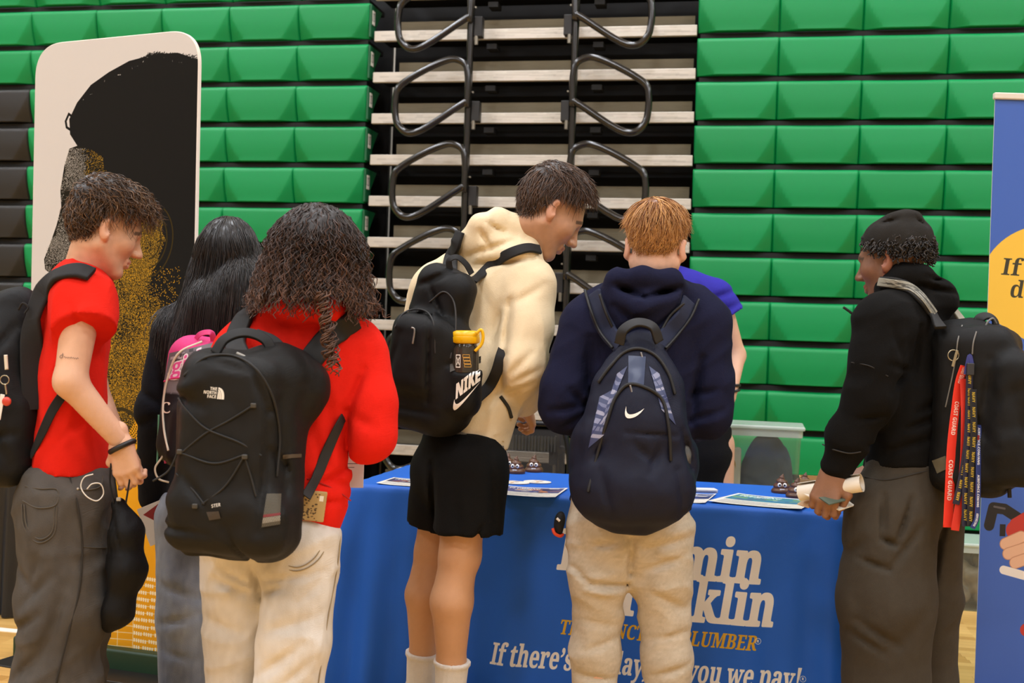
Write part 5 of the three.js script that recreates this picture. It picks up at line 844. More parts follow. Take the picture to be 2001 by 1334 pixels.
  const logo = canvas(384, 150, (c) => { c.clearRect(0, 0, 384, 150); c.fillStyle = '#e9e3d8'; c.font = 'bold 52px sans-serif'; c.textAlign = 'right'; c.save(); c.scale(1.06, 1); c.fillText('THE', 250, 48); c.fillText('NORTH', 250, 94); c.fillText('FACE', 250, 140); c.restore(); c.beginPath(); c.moveTo(278, 146); c.lineTo(278, 8); c.quadraticCurveTo(376, 14, 376, 146); c.closePath(); c.fill(); c.strokeStyle = '#15130f'; c.lineWidth = 5; c.beginPath(); c.moveTo(302, 150); c.quadraticCurveTo(304, 60, 278, 48); c.moveTo(334, 150); c.quadraticCurveTo(334, 46, 278, 26); c.stroke(); });
  part(bg, 'logo', patch(k, Z, [[389, 751], [442, 757], [439, 781], [386, 777]], 20, 10, 0.0012, .7), decal(logo), 'white lettering beside a white quarter dome');
  for (const q of [[[350, 778], [365, 800], [400, 835], [470, 865], [510, 890]], [[495, 792], [450, 820], [400, 848], [355, 885]], [[355, 885], [420, 905], [480, 888]], [[345, 925], [380, 960], [400, 985]], [[480, 888], [440, 950], [395, 985]], [[478, 890], [490, 930], [500, 970]], [[350, 880], [330, 920], [300, 940]]]) part(bg, 'bungee_cord', cordOn(k, Z, q, 0.0026, { span: .75 }), mb);
  for (const [x, y] of [[348, 778], [496, 792], [352, 882], [479, 892], [382, 988]]) { const s = k.see(x, y, Z, .7); if (s) part(bg, 'cord_lock', rbox(0.014, 0.012, 0.01, 0.003).translate(s.x, s.y, s.z + 0.004), std(0x3a362f, 0.5)); }
  part(bg, 'grab_handle', sweep([v(420, 690, .28), v(440, 662, .27), v(480, 650, .25), v(520, 665, .24), v(535, 700, .24)], 0.026, 0.012, [V3(0, .7, 1), V3(0, .7, 1)]), mk); part(bg, 'grab_handle', sweep([v(500, 650, .2), v(535, 664, .2), v(560, 690, .2)], 0.022, 0.01, [V3(0, .7, 1), V3(0, .7, 1)]), mk);
  part(bg, 'zipper', cordOn(k, Z, [[360, 735], [400, 700], [450, 695], [500, 720], [530, 770], [545, 850], [540, 930]], 0.0032, { span: .7 }), mb); part(bg, 'zip_pull', tube([v(463, 690, .3), v(478, 697, .31), v(484, 702, .31)], 0.004), std(0x8f8a80, 0.4));
  const [sp, sn] = lay(t, Z, [[575, 745], [610, 700], [645, 660], [672, 635], [690, 622]], 0.01); part(bg, 'shoulder_strap', sweep([v(552, 770, .2), ...sp], 0.062, 0.016, [V3(0.3, .3, 1), ...sn]), mk);
  const [s3, n3] = lay(t, Z, [[462, 665], [480, 625], [500, 605]], 0.01); part(bg, 'shoulder_strap', sweep([v(470, 700, .22), ...s3], 0.055, 0.016, [V3(0, .3, 1), ...n3]), mk);
  const [s4, n4] = lay(t, Z, [v(684, 790, .0), [664, 822], [651, 850], [635, 890], [618, 930]], 0.006); part(bg, 'lower_strap', sweep([...s4, v(598, 970, .18)], 0.028, 0.004, [...n4, V3(0.3, 0, 1)]), std(0x1c1916, 0.7));
  part(bg, 'label', patch(k, Z, [[412, 984], [433, 980], [434, 990], [413, 994]], 8, 4, 0.0015, .75), decal(canvas(96, 40, (c) => { c.clearRect(0, 0, 96, 40); c.font = 'bold 34px monospace'; c.fillStyle = '#d8d2c6'; c.fillText('STER', 4, 32); })), 'small pale letters');
  part(bg, 'pull_tab', patch(k, Z, [[404, 1000], [428, 998], [432, 1012], [410, 1016]], 6, 4, 0.0025, .75), std(0x3a3128, 0.7)); part(bg, 'side_label', patch(k, Z, [[552, 888], [588, 886], [588, 893], [552, 896]], 8, 3, 0.002, .7), std(0x4a3d2c, 0.8));
  part(bg, 'mesh_pocket', patch(k, Z, [[522, 965], [548, 965], [546, 1024], [512, 1030]], 10, 14, 0.003, .75), std(0xffffff, 0.7, { map: canvas(64, 128, (c) => { c.fillStyle = '#57503f'; c.fillRect(0, 0, 64, 128); c.fillStyle = '#8b2f33'; c.fillRect(0, 80, 64, 10); c.fillStyle = '#9a9384'; c.fillRect(0, 92, 64, 20); c.fillStyle = 'rgba(12,11,10,.75)'; for (let y = 0; y < 128; y += 6) for (let x = (y % 12) / 2; x < 64; x += 6) { c.beginPath(); c.arc(x, y, 2, 0, 7); c.fill(); } }) }), 'mesh pocket with a striped item inside');
}

// ===== tall boy in the cream hoodie
{
  const Z = 3.97, v = jointer(Z), g = thing('person', 'tall person in a cream hoodie and black shorts leaning over the table', 'person', floorAt(v(870, 900)));
  const h = new Head(v(1075, 418), 104, 36, 0, 1.12), fw = dirY(142);
  const j = { fw, nk: v(1000, 490, -.1), ch: v(955, 590, -.06), wa: v(930, 760, -.02), pe: v(905, 880), shR: v(1026, 565, .04), shL: v(850, 572, -.13), elR: v(1018, 712, .12), wrR: v(1022, 788, -.08), elL: v(812, 700, -.2), wrL: v(900, 790, -.3), hiR: v(918, 900, .07), hiL: v(880, 900, -.08), knR: v(897, 1085, .08), knL: v(845, 1075, -.1), anR: v(878, 1375, .05), anL: v(820, 1355, -.14) };
  const sk = SKIN.b, bodyC = cloth(sk, .03), hf = headField(h, { neck: v(1010, 478, -.1), nw: 1.05 });
  const bf = new Field(0.045); { bf.c(j.ch, j.wa, 0.13, 0.12, { flat: [fw, 1.5] }); bf.c(j.wa, j.pe, 0.12, 0.13, { flat: [fw, 1.3] }); bf.c(j.shL, j.shR, 0.055); bf.c(j.nk, j.ch, 0.055, 0.08); for (const s of ['L', 'R']) { bf.c(j['sh' + s], j['el' + s], 0.05, 0.042, { k: .03 }); bf.c(j['el' + s], j['wr' + s], 0.042, 0.03, { k: .02 }); }
    for (const [hi, kn, an, q] of [[j.hiR, j.knR, j.anR, 1], [j.hiL, j.knL, j.anL, 0.92]]) { const cf = kn.clone().lerp(an, 0.3).addScaledVector(fw, -0.022), lo = kn.clone().lerp(an, 0.72).addScaledVector(fw, -0.004); bf.c(hi, kn, 0.085 * q, 0.066 * q, { k: .04 }); bf.chain([kn, cf, lo, an], [0.06 * q, 0.068 * q, 0.046 * q, 0.038 * q], { k: .02 }); bf.e(kn.clone().addScaledVector(fw, 0.03), [0.042, 0.05, 0.042]); bf.c(an, V3(an.x, 0.05, an.z), 0.037, 0.045); const t = V3(an.x, 0.04, an.z).addScaledVector(fw, 0.18); bf.c(V3(an.x, 0.045, an.z), t, 0.042, 0.03); } bf.minY = .004; }
  const hr = handField(j.wrR.clone(), V3(0.35, -0.62, -0.7), V3(0.6, 0.6, 0.45), { curl: [60, 62, 62, 60], base: 25, side: 1, s: 1.05 }), hl = handField(j.wrL, V3(.3, -.6, -.7), V3(0, 1, 0), {});
  part(g, 'body', glue([bf.mesh(0.009, bodyC), hf.mesh(0.0038, faceColor(h, [0.52, 0.275, 0.155], { stubble: 1 })), hr.mesh(0.004, bodyC), hl.mesh(0.006, bodyC)]), M_SKIN);
  const t = new Field(0.045); t.c(v(955, 565, -.06), v(932, 740, -.02), 0.165, 0.165, { flat: [fw, 1.4] }); t.c(v(932, 740, -.02), v(918, 872, .0), 0.165, 0.135, { flat: [fw, 1.25], cb: 1 }); t.c(v(860, 565, -.12), v(1022, 560, .03), 0.08, 0.08); t.c(v(930, 495, -.06), v(865, 555, -.1), 0.06, 0.075); t.c(v(985, 500, -.1), v(1010, 545, .0), 0.06, 0.07);
  t.chain([v(1036, 556, .05), v(1030, 640, .09), v(1016, 712, .12), v(1023, 782, -.07)], [0.087, 0.082, 0.083, 0.056], { k: .035 }); t.chain([v(848, 570, -.12), v(812, 690, -.2), v(900, 785, -.3)], [0.083, 0.075, 0.058], { k: .035 });
  // hood folded behind the neck
  t.chain([v(912, 470, .02), v(940, 440, .04), v(975, 432, .0), v(1015, 446, .0), v(1042, 470, .01), v(1046, 498, .04)], [0.03, 0.036, 0.038, 0.04, 0.036, 0.026], { k: .025 }); t.e(v(962, 482, -.02), [0.095, 0.055, 0.09], { k: .04 }); t.c(v(925, 480, .0), v(1020, 500, .06), 0.045, 0.04, { k: .04 });
  for (const [a, b, d, w] of [[[918, 500], [1000, 475], .012, .01], [[940, 455], [960, 490], .012, .008], [[950, 438], [985, 455], .008, .007], [[925, 522], [1040, 508], .012, .01], [[998, 590], [985, 690], .014, .012], [[985, 690], [975, 760], .012, .012], [[1035, 690], [990, 735], .008, .012], [[1050, 720], [1000, 745], .008, .01], [[985, 770], [1040, 745], .007, .01], [[950, 800], [985, 740], .008, .014], [[905, 860], [970, 845], -.005, .006], [[1000, 600], [1060, 560], .006, .014], [[960, 660], [985, 600], .006, .02], [[920, 840], [985, 850], .003, .004]]) t.cr(v(...a), v(...b), d, w); t.folds(0.005, 70, 8, 3).noise(0.003, 9); GEO.p4t = t;
  const cream = [0.78, 0.64, 0.42];
  const ho = part(g, 'hoodie', t.mesh(0.0075, cloth(cream, .035)), fleece(), 'cream fleece hoodie');
  part(ho, 'hem_seam', cordOn(t, Z, [[870, 838], [920, 852], [984, 862]], 0.0022), std(0xb79f70, 0.95)); part(ho, 'cuff', tube([v(1008, 774, .02), v(1030, 772, .015), v(1044, 774, -.04), v(1030, 784, -.1), v(1008, 780, -.06)], 0.014, { closed: true, n: 36 }), std(0xcbb382, 0.95)); part(ho, 'pocket_edge', cordOn(t, Z, [[978, 775], [992, 795], [998, 815]], 0.006), std(0x2c2a22, 0.9), 'dark pocket opening');
  const under = new Field(0.03); under.c(v(915, 845), v(905, 878), 0.15, 0.138, { flat: [fw, 1.3], cb: 1, ca: 1 }); part(g, 'undershirt', under.mesh(0.01, [0.2, 0.17, 0.13]), twill(), 'taupe shirt tail');
  const sh = new Field(0.035); sh.c(v(905, 850), v(900, 920), 0.142, 0.16, { flat: [fw, 1.2], ca: 1 }); sh.c(v(917, 920, .07), v(912, 1043, .08), 0.128, 0.118, { cb: 1, flat: [V3(0.3, 0, 1), 1.0] }); sh.c(v(868, 920, -.07), v(852, 1026, -.09), 0.115, 0.1, { cb: 1 });
  for (const [a, b, d, w] of [[[848, 900], [850, 1030], .014, .01], [[960, 870], [968, 1040], .008, .012], [[800, 950], [840, 1000], .006, .02], [[890, 930], [900, 1040], .005, .02], [[930, 1045], [945, 1010], .01, .006]]) sh.cr(v(...a), v(...b), d, w); 
  part(g, 'shorts', sh.mesh(0.0085, cloth([0.0042, 0.004, 0.0036], .08)), twill(), 'black knee-length shorts');
  for (const [an, kn] of [[j.anR, j.knR], [j.anL, j.knL]]) { const top = an.clone().lerp(kn, 0.29), s = new Field(0.015); s.c(top, an, 0.056, 0.047, { ca: 1 }); s.c(an, V3(an.x, .06, an.z), 0.047, 0.05); s.c(top, top.clone().lerp(an, 0.06), 0.059, 0.059, { ca: 1, cb: 1 }); for (let i = 0; i < 5; i++) s.cr(top.clone().add(V3(-.03 + i * .015, 0, 0)), an.clone().add(V3(-.03 + i * .015, 0, 0)), .0015, .003); part(g, 'sock', s.mesh(0.006, cloth([0.72, 0.67, 0.6], .05)), fleece(), 'white crew sock'); }
  shoes(g, j, [0.6, 0.58, 0.55]);
  part(g, 'hair', hairGeo(h, { n: 3700, r: 0.0014, line: [[0, 0.74], [25, 0.7], [48, 0.52], [66, 0.3], [78, 0.14], [94, 0.08], [105, -0.45], [125, -0.78], [180, -0.9]], len: (d) => d.z > 0.3 ? 0.05 : d.y > 0.3 ? 0.075 : Math.abs(d.x) > .75 ? 0.035 : 0.05, seg: 7, grav: 0.25, jit: 0.6, hug: 0.32, avoid: hf, margin: 0.003, thick: (d) => 0.008 + 0.018 * sstep(0, 0.8, d.y) + 0.006 * Math.max(0, d.z), flow: (d) => d.y > 0.35 ? V3(d.x * 0.8 + 0.15, -0.2, 0.85) : d.z < -0.1 ? V3(d.x * .2, -0.9, 0.1) : V3(d.x * .2, -.6, .5), cols: [[0.028, 0.014, 0.008], [0.14, 0.07, 0.036]], bias: 1.3, rough: 0.006 }), M_HAIR, 'short brown hair falling over the forehead');
  // NIKE pack
  const bg = thing('backpack', 'black backpack with a white wordmark and a bottle pocket on the cream hoodie', 'backpack', v(850, 845, .16)), k = new Field(0.036), bc = [0.0048, 0.0046, 0.0044], E = new THREE.Euler(0.06, -0.5, -0.14);
  k.b(v(842, 735, .14), [0.135, 0.185, 0.085], 0.075, { rot: E }); k.b(v(858, 610, .12), [0.1, 0.15, 0.065], 0.06, { rot: new THREE.Euler(.06, -.5, -.3) }); k.b(v(815, 690, .2), [0.09, 0.13, 0.06], 0.055, { rot: E }); k.e(v(888, 765, .17), [0.075, 0.12, 0.08], { k: .04 }); k.c(v(909, 722, .235), v(905, 780, .215), 0.054, 0.06, { k: .02, ca: 1 });
  for (const [a, b, d, w] of [[[845, 560], [870, 620], .009, .008], [[850, 620], [845, 780], .008, .007], [[800, 610], [850, 620], .006, .008], [[770, 790], [860, 800], .005, .01], [[795, 650], [770, 740], .006, .01], [[830, 560], [880, 540], .01, .01], [[880, 710], [940, 700], .006, .006]]) k.cr(v(...a), v(...b), d, w); k.noise(.005, 11); GEO.nike = k;
  part(bg, 'pack_body', k.mesh(0.0072, cloth(bc, .1)), nylon()); const mk = std(0x0e0d0d, 0.75), mg = std(0x55514c, 0.7);
  const [s1, n1] = lay(t, Z, [[940, 540], [965, 515], [1000, 495], [1030, 487], [1052, 490]], 0.008); part(bg, 'shoulder_strap', sweep([v(922, 548, .13), ...s1], 0.034, 0.011, [V3(0, .5, 1), ...n1]), mk);
  const [s2, n2] = lay(t, Z, [[885, 500], [895, 475], [903, 455]], 0.009); part(bg, 'shoulder_strap', sweep([v(878, 535, .14), ...s2], 0.05, 0.013, [V3(0, .5, 1), ...n2]), mk);
  part(bg, 'grab_loop', sweep([v(880, 530, .16), v(878, 508, .17), v(892, 502, .17), v(910, 515, .16), v(922, 535, .15)], 0.02, 0.004, [V3(-.2, .7, 1), V3(0, .7, 1)]), mk);
  const [s5, n5] = lay(t, Z, [v(990, 668, .1), [980, 695], [970, 725], [955, 755]], 0.006); part(bg, 'lower_strap', sweep([...s5, v(935, 775, .17)], 0.036, 0.005, [...n5, V3(.3, 0, 1)]), mk);
  part(bg, 'zipper', cordOn(k, Z, [[880, 700], [890, 640], [885, 585], [868, 570], [840, 590]], 0.003, { span: .7 }), std(0x2a2826, .6)); part(bg, 'zipper', cordOn(k, Z, [[772, 640], [790, 612], [820, 605], [845, 625], [850, 690]], 0.003, { span: .7 }), std(0x1e1c1a, .6));
  { const s = k.see(808, 640, Z, .7); part(bg, 'zip_pull', tube([V3(s.x - .006, s.y, s.z + .006), V3(s.x + .003, s.y - .004, s.z + .008), V3(s.x, s.y - .05, s.z + .008)], 0.003), std(0x8b867d, 0.35, { metalness: 0.6 })); }
  part(bg, 'pocket_band', patch(k, Z, [[879, 711], [938, 695], [938, 710], [880, 727]], 16, 6, 0.003, .7), std(0x4a4640, 0.8), 'grey elastic band');
  const nk = canvas(256, 200, (c) => { c.clearRect(0, 0, 256, 200); c.fillStyle = '#ece6dc'; c.font = 'bold 110px sans-serif'; c.save(); c.transform(0.86, -0.28, -0.1, 1, 26, 132); c.strokeStyle = '#ece6dc'; c.lineWidth = 7; c.strokeText('NIKE', 0, 0); c.fillText('NIKE', 0, 0); c.restore(); c.beginPath(); c.moveTo(22, 128); c.quadraticCurveTo(-6, 186, 24, 190); c.quadraticCurveTo(70, 190, 252, 66); c.quadraticCurveTo(90, 160, 44, 160); c.quadraticCurveTo(20, 158, 22, 128); c.fill(); });
  part(bg, 'wordmark', patch(k, Z, [[883, 735], [939, 722], [941, 788], [884, 806]], 20, 16, 0.0014, .7), decal(nk), 'white wordmark with a swoosh');
  // bottle in the side pocket
  const bo = thing('water_bottle', 'clear water bottle with a yellow lid in the backpack pocket', 'bottle', v(910, 716, .22)), B = v(909, 700, .235), ax = new THREE.Matrix4().makeRotationZ(0.02), place = (q) => q.applyMatrix4(ax).translate(B.x, B.y, B.z);
  part(bo, 'flask', place(new THREE.LatheGeometry([[0, -.05], [.04, -.05], [.043, -.04], [.043, .03], [.036, .042], [.036, .05]].map(([x, y]) => new THREE.Vector2(x, y)), 32)), new THREE.MeshPhysicalMaterial({ color: 0x6a6152, roughness: 0.1, transmission: 0.7, thickness: 0 }), 'smoky clear flask');
  part(bo, 'print', place(new THREE.CylinderGeometry(0.0436, 0.0436, 0.06, 24, 1, true, -0.7, 1.4).translate(0, -.008, 0)), decal(canvas(128, 96, (c) => { c.clearRect(0, 0, 128, 96); c.strokeStyle = '#e8e2d6'; c.lineWidth = 5; c.strokeRect(4, 18, 30, 60); c.beginPath(); c.moveTo(10, 30); c.lineTo(28, 66); c.moveTo(28, 30); c.lineTo(10, 66); c.stroke(); c.strokeStyle = '#b98a3a'; c.lineWidth = 4; for (let i = 0; i < 4; i++) c.strokeRect(52 + i * 4, 16 + i * 16, 44, 12); })), 'white and gold print');
  const yl = std(0xe8b200, 0.35), lid = part(bo, 'lid', place(new THREE.LatheGeometry([[0, .087], [.03, .087], [.0425, .082], [.0435, .07], [.0425, .068], [.045, .066], [.045, .05], [.036, .046], [0, .046]].map(([x, y]) => new THREE.Vector2(x, y)), 40)), yl, 'yellow screw lid'); part(lid, 'loop', tube([v(930, 652, .27), v(940, 644, .27), v(944, 655, .27), v(941, 672, .27), v(928, 686, .27)], 0.005, { n: 24 }), yl);
}
// ===== red-haired boy in the navy hoodie
{
  const Z = 3.77, v = jointer(Z), g = thing('person', 'person with red hair in a navy hoodie and oatmeal sweatpants', 'person', floorAt(v(1235, 900)));
  const h = new Head(v(1281, 488), 168, 16, 1, 1.06), fw = dirY(172);
  const j = { fw, nk: v(1274, 568, -.035), ch: v(1258, 650, -.02), wa: v(1240, 840), pe: v(1232, 985), shL: v(1152, 612), shR: v(1376, 614), elL: v(1104, 785, .02), wrL: v(1150, 830, -.25), elR: v(1392, 800, .0), wrR: v(1330, 840, -.26), hiL: v(1180, 1010), hiR: v(1290, 1010), knL: v(1168, 1215), knR: v(1295, 1215), anL: v(1160, 1470), anR: v(1305, 1470) };
  const sk = SKIN.c, bodyC = cloth(sk, .03), hf = headField(h, { neck: j.nk }), bf = bodyField(j), hl = handField(j.wrL, V3(0.3, 0, -1), V3(0, 1, 0), {}), hr = handField(j.wrR, V3(-.3, 0, -1), V3(0, 1, 0), {});
  part(g, 'body', glue([bf.mesh(0.012, bodyC), hf.mesh(0.0038, faceColor(h, sk)), hl.mesh(0.006, bodyC), hr.mesh(0.006, bodyC)]), M_SKIN);
  const t = new Field(0.036); t.c(v(1258, 660), v(1240, 860), 0.175, 0.17, { flat: [fw, 1.4] }); t.c(v(1240, 840), v(1231, 986), 0.172, 0.19, { flat: [fw, 1.45], cb: 1 }); t.c(v(1165, 622), v(1368, 624), 0.085, 0.085); t.c(v(1190, 590), v(1272, 565), 0.06, 0.06); t.c(v(1350, 590), v(1272, 565), 0.06, 0.06);
  t.chain([v(1146, 640), v(1105, 760, .03), v(1108, 796, .02), v(1150, 830, -.24)], [0.083, 0.076, 0.078, 0.055], { k: .035 }); t.chain([v(1380, 640), v(1390, 750, .01), v(1382, 808, .01), v(1330, 840, -.24)], [0.08, 0.07, 0.074, 0.055], { k: .035 });
  t.e(v(1258, 600, .09), [0.115, 0.072, 0.07], { k: .04 }); t.chain([v(1185, 580, .06), v(1205, 548, .1), v(1255, 540, .12), v(1310, 548, .1), v(1338, 575, .05)], [0.03, 0.032, 0.03, 0.032, 0.03], { k: .025 }); t.chain([v(1200, 575, .1), v(1250, 598, .16), v(1310, 580, .12)], [0.024, 0.026, 0.024], { k: .025 });
  for (const [a, b, d, w] of [[[1195, 560], [1250, 585], .016, .009], [[1250, 585], [1320, 565], .016, .009], [[1195, 600], [1240, 640], .01, .01], [[1320, 600], [1270, 645], .01, .01], [[1110, 760], [1150, 800], .012, .012], [[1075, 800], [1140, 790], .01, .012], [[1100, 830], [1150, 800], .008, .01], [[1365, 700], [1345, 820], .012, .012], [[1340, 820], [1400, 800], .01, .012], [[1345, 770], [1400, 760], .008, .012], [[1150, 660], [1145, 760], .008, .016], [[1140, 700], [1170, 860], .008, .014], [[1350, 880], [1320, 930], .008, .014], [[1120, 880], [1150, 950], .008, .014], [[1105, 962], [1355, 962], .003, .004]]) t.cr(v(...a), v(...b), d, w); t.folds(.006, 75, 7, 2.5).folds(.004, 15, 9, 4, 3).noise(.003, 9); GEO.p5t = t;
  part(g, 'hoodie', t.mesh(0.0075, cloth([0.0095, 0.0105, 0.03], .06)), fleece(), 'navy fleece hoodie');
  const pz = new Field(0.036); pz.c(v(1231, 965), v(1230, 1020), 0.185, 0.185, { flat: [fw, 1.35], ca: 1 }); pz.chain([v(1172, 1040, .02), v(1168, 1130, .02), v(1168, 1210, .0), v(1164, 1270, 0), v(1160, 1460, -.02)], [0.1, 0.09, 0.07, 0.074, 0.068], { k: .03 }); pz.chain([v(1290, 1040, .02), v(1293, 1130, .02), v(1298, 1210, 0), v(1304, 1290, 0), v(1306, 1460, -.02)], [0.103, 0.092, 0.074, 0.074, 0.068], { k: .03 });
  for (const [a, b, d, w] of [[[1120, 1100], [1150, 1128], .012, .01], [[1150, 1128], [1222, 1135], .014, .01], [[1140, 1140], [1210, 1150], -.008, .01], [[1226, 1040], [1228, 1110], .018, .012], [[1250, 1060], [1340, 1040], .008, .014], [[1260, 1100], [1330, 1075], .008, .012], [[1260, 1140], [1330, 1180], .007, .014], [[1140, 1060], [1200, 1050], .006, .014], [[1130, 1200], [1200, 1215], .006, .014], [[1140, 1260], [1200, 1240], .007, .012], [[1270, 1240], [1335, 1225], .007, .012], [[1275, 1310], [1340, 1290], .009, .012], [[1130, 1310], [1195, 1320], .009, .012], [[1180, 1010], [1290, 1080], .006, .02]]) pz.cr(v(...a), v(...b), d, w); pz.folds(.006, 15, 9, 4).folds(.005, 70, 7, 2, 6).noise(.003, 10); pz.minY = .02; pz.extra = (x, y, z, d) => Math.max(d, 0.06 - y);
  part(g, 'sweatpants', pz.mesh(0.0078, (x, y, z) => { const n = clamp(0.5 + 0.35 * noise(x * 120, y * 120, z * 120) + 0.35 * noise(x * 30, y * 260, z * 30), 0, 1); return mix3([0.44, 0.37, 0.27], [0.62, 0.53, 0.41], n); }), fleece(), 'oatmeal marl sweatpants');
  shoes(g, j, [0.6, 0.6, 0.58]);
  part(g, 'hair', hairGeo(h, { n: 3500, r: 0.0014, len: (d) => Math.abs(d.x) > 0.68 && d.y < 0.75 ? 0.03 : d.y > 0.2 ? 0.075 : 0.045, seg: 7, grav: 0.35, jit: 0.42, hug: 0.5, avoid: hf, margin: 0.003, thick: (d) => 0.003 + 0.021 * sstep(0.05, 0.75, d.y), flow: (d) => { const w = V3(0.15, 0.8, -0.55).normalize(), out = d.clone().sub(w.multiplyScalar(d.dot(w))); return out.normalize().add(V3(0.2, -0.5, 0)); }, cols: [[0.24, 0.085, 0.02], [0.7, 0.36, 0.11]], bias: 1.0, rough: 0.006, line: [[0, 0.55], [50, 0.4], [75, 0.22], [100, 0.16], [112, -0.45], [130, -0.7], [180, -0.8]] }), M_HAIR, 'short tousled copper hair');
  // navy pack
  const bg = thing('backpack', 'navy blue backpack with mesh panels and a white swoosh', 'backpack', v(1238, 1033, .2)), k = new Field(0.06), F2 = [V3(0, 0, 1), 1.55], bc = [0.0062, 0.0078, 0.021];
  k.chain([v(1252, 690, .16), v(1248, 760, .19), v(1240, 860, .21), v(1236, 930, .21)], [0.07, 0.125, 0.158, 0.17], { flat: F2, k: .03 }); k.e(v(1236, 955, .22), [0.182, 0.115, 0.115], { k: .05 }); k.e(v(1248, 830, .26), [0.09, 0.15, 0.06], { k: .03 }); k.e(v(1340, 905, .17), [0.04, 0.08, 0.05], { k: .03 }); k.e(v(1140, 890, .17), [0.045, 0.1, 0.05], { k: .03 });
  for (const [a, b, d, w] of [[[1205, 830], [1300, 838], .006, .006], [[1220, 850], [1250, 880], .007, .012], [[1270, 850], [1250, 900], .008, .014], [[1160, 900], [1180, 980], .006, .012], [[1150, 880], [1165, 850], .01, .01], [[1300, 900], [1310, 980], .006, .012], [[1150, 1000], [1300, 1010], .005, .02], [[1310, 830], [1330, 900], .009, .01]]) k.cr(v(...a), v(...b), d, w); k.noise(.007, 9); GEO.p5k = k;
  part(bg, 'pack_body', k.mesh(0.0075, cloth(bc, .1)), nylon()); const mk = std(0x0d0d10, 0.6), nv = std(0x18203c, 0.75, { bumpMap: rep(T_WEAVE, 3, 20), bumpScale: .0006 });
  const meshTex = (sx) => canvas(128, 256, (c) => { c.fillStyle = '#3b4468'; c.fillRect(0, 0, 128, 256); for (let i = 0; i < 6; i++) { c.fillStyle = ['#8d8fa8', '#6f7492', '#a2a2b4'][i % 3]; c.save(); c.translate(64, 30 + i * 40); c.rotate(0.5 * sx); c.fillRect(-70, -10, 140, rr(12, 26)); c.restore(); } c.fillStyle = 'rgba(20,25,50,.6)'; for (let y = 0; y < 256; y += 5) for (let x = 0; x < 128; x += 5) c.fillRect(x, y, 2.4, 2.4); c.strokeStyle = '#27305a'; c.lineWidth = 12; c.beginPath(); c.moveTo(0, 40); c.lineTo(128, 140); c.moveTo(0, 190); c.lineTo(128, 110); c.stroke(); });
  part(bg, 'mesh_panel', patch(k, Z, [[1206, 730], [1226, 715], [1192, 800], [1168, 850]], 10, 16, .0015, .7), std(0xffffff, .5, { map: meshTex(1) }), 'pale see-through mesh'); part(bg, 'mesh_panel', patch(k, Z, [[1172, 775], [1200, 760], [1180, 850], [1150, 875]], 10, 16, .0012, .7), std(0xffffff, .5, { map: meshTex(1) }), 'pale see-through mesh'); part(bg, 'mesh_panel', patch(k, Z, [[1268, 715], [1288, 730], [1320, 830], [1292, 800]], 10, 16, .0015, .7), std(0xffffff, .5, { map: meshTex(-1) }), 'pale see-through mesh'); part(bg, 'vinyl_panel', patch(k, Z, [[1228, 695], [1262, 697], [1258, 752], [1228, 748]], 8, 10, .002, .7), std(0x18284a, 0.4), 'shiny clear panel');
  for (const q of [[[1170, 748], [1195, 715], [1222, 688], [1250, 682], [1280, 695], [1305, 730], [1318, 770]], [[1150, 960], [1168, 890], [1188, 820], [1205, 775], [1228, 752], [1262, 758], [1292, 780], [1305, 830], [1310, 900]]]) part(bg, 'zipper', cordOn(k, Z, q, 0.0052, { span: .7 }), mk);
  for (const [x, y] of [[1252, 688], [1231, 752]]) { const s = k.see(x, y, Z, .7); part(bg, 'zip_pull', tube([V3(s.x, s.y, s.z + .006), V3(s.x + .006, s.y - .022, s.z + .01)], 0.0035), std(0x8e8c8a, 0.3, { metalness: .8 })); }
  part(bg, 'swoosh', patch(k, Z, [[1220, 790], [1261, 790], [1261, 820], [1220, 820]], 14, 10, .0014, .7), decal(canvas(160, 120, (c) => { c.clearRect(0, 0, 160, 120); c.fillStyle = '#ebe6dd'; c.beginPath(); c.moveTo(16, 12); c.quadraticCurveTo(-10, 100, 30, 108); c.quadraticCurveTo(96, 112, 152, 30); c.quadraticCurveTo(90, 80, 44, 78); c.quadraticCurveTo(10, 76, 16, 12); c.fill(); })), 'white swoosh');
  for (const q of [[[1163, 575], [1172, 610], [1188, 645], [1212, 675]], [[1345, 588], [1328, 620], [1306, 650], [1286, 676]]]) { const [p, n] = lay(t, Z, q, .008); p[3].copy(v(q[3][0], q[3][1], .19)); part(bg, 'shoulder_strap', sweep(p, 0.058, 0.012, n), nv); for (const s of [-1, 1]) { const ed = lay(t, Z, q.map(([x, y]) => [x + s * 17, y]), .016); ed[0][3].copy(v(q[3][0] + s * 15, q[3][1] + 4, .19)); part(bg, 'strap_edge', tube(ed[0], 0.0045, { normals: ed[1] }), mk); } }
  part(bg, 'grab_loop', sweep([v(1210, 672, .22), v(1218, 645, .23), v(1245, 630, .23), v(1275, 638, .23), v(1288, 668, .22)], 0.03, 0.012, [V3(0, .8, 1), V3(0, .8, 1)]), mk);
  const wb = thing('water_bottle', 'small clear water bottle with a white cap in the navy backpack', 'bottle', v(1335, 890, .2)), B = v(1335, 872, .215), pl = (q) => q.translate(B.x, B.y, B.z); part(wb, 'flask', pl(new THREE.LatheGeometry([[0, -.05], [.025, -.05], [.027, -.02], [.024, 0], [.012, .016], [.0115, .02]].map(([x, y]) => new THREE.Vector2(x, y)), 24)), new THREE.MeshPhysicalMaterial({ color: 0xcfd6da, roughness: 0.08, transmission: 0.85, thickness: 0 })); part(wb, 'cap', pl(new THREE.LatheGeometry([[0, .036], [.013, .036], [.0155, .033], [.0155, .019], [0, .019]].map(([x, y]) => new THREE.Vector2(x, y)), 24)), std(0xe9e5df, .4), 'white cap');
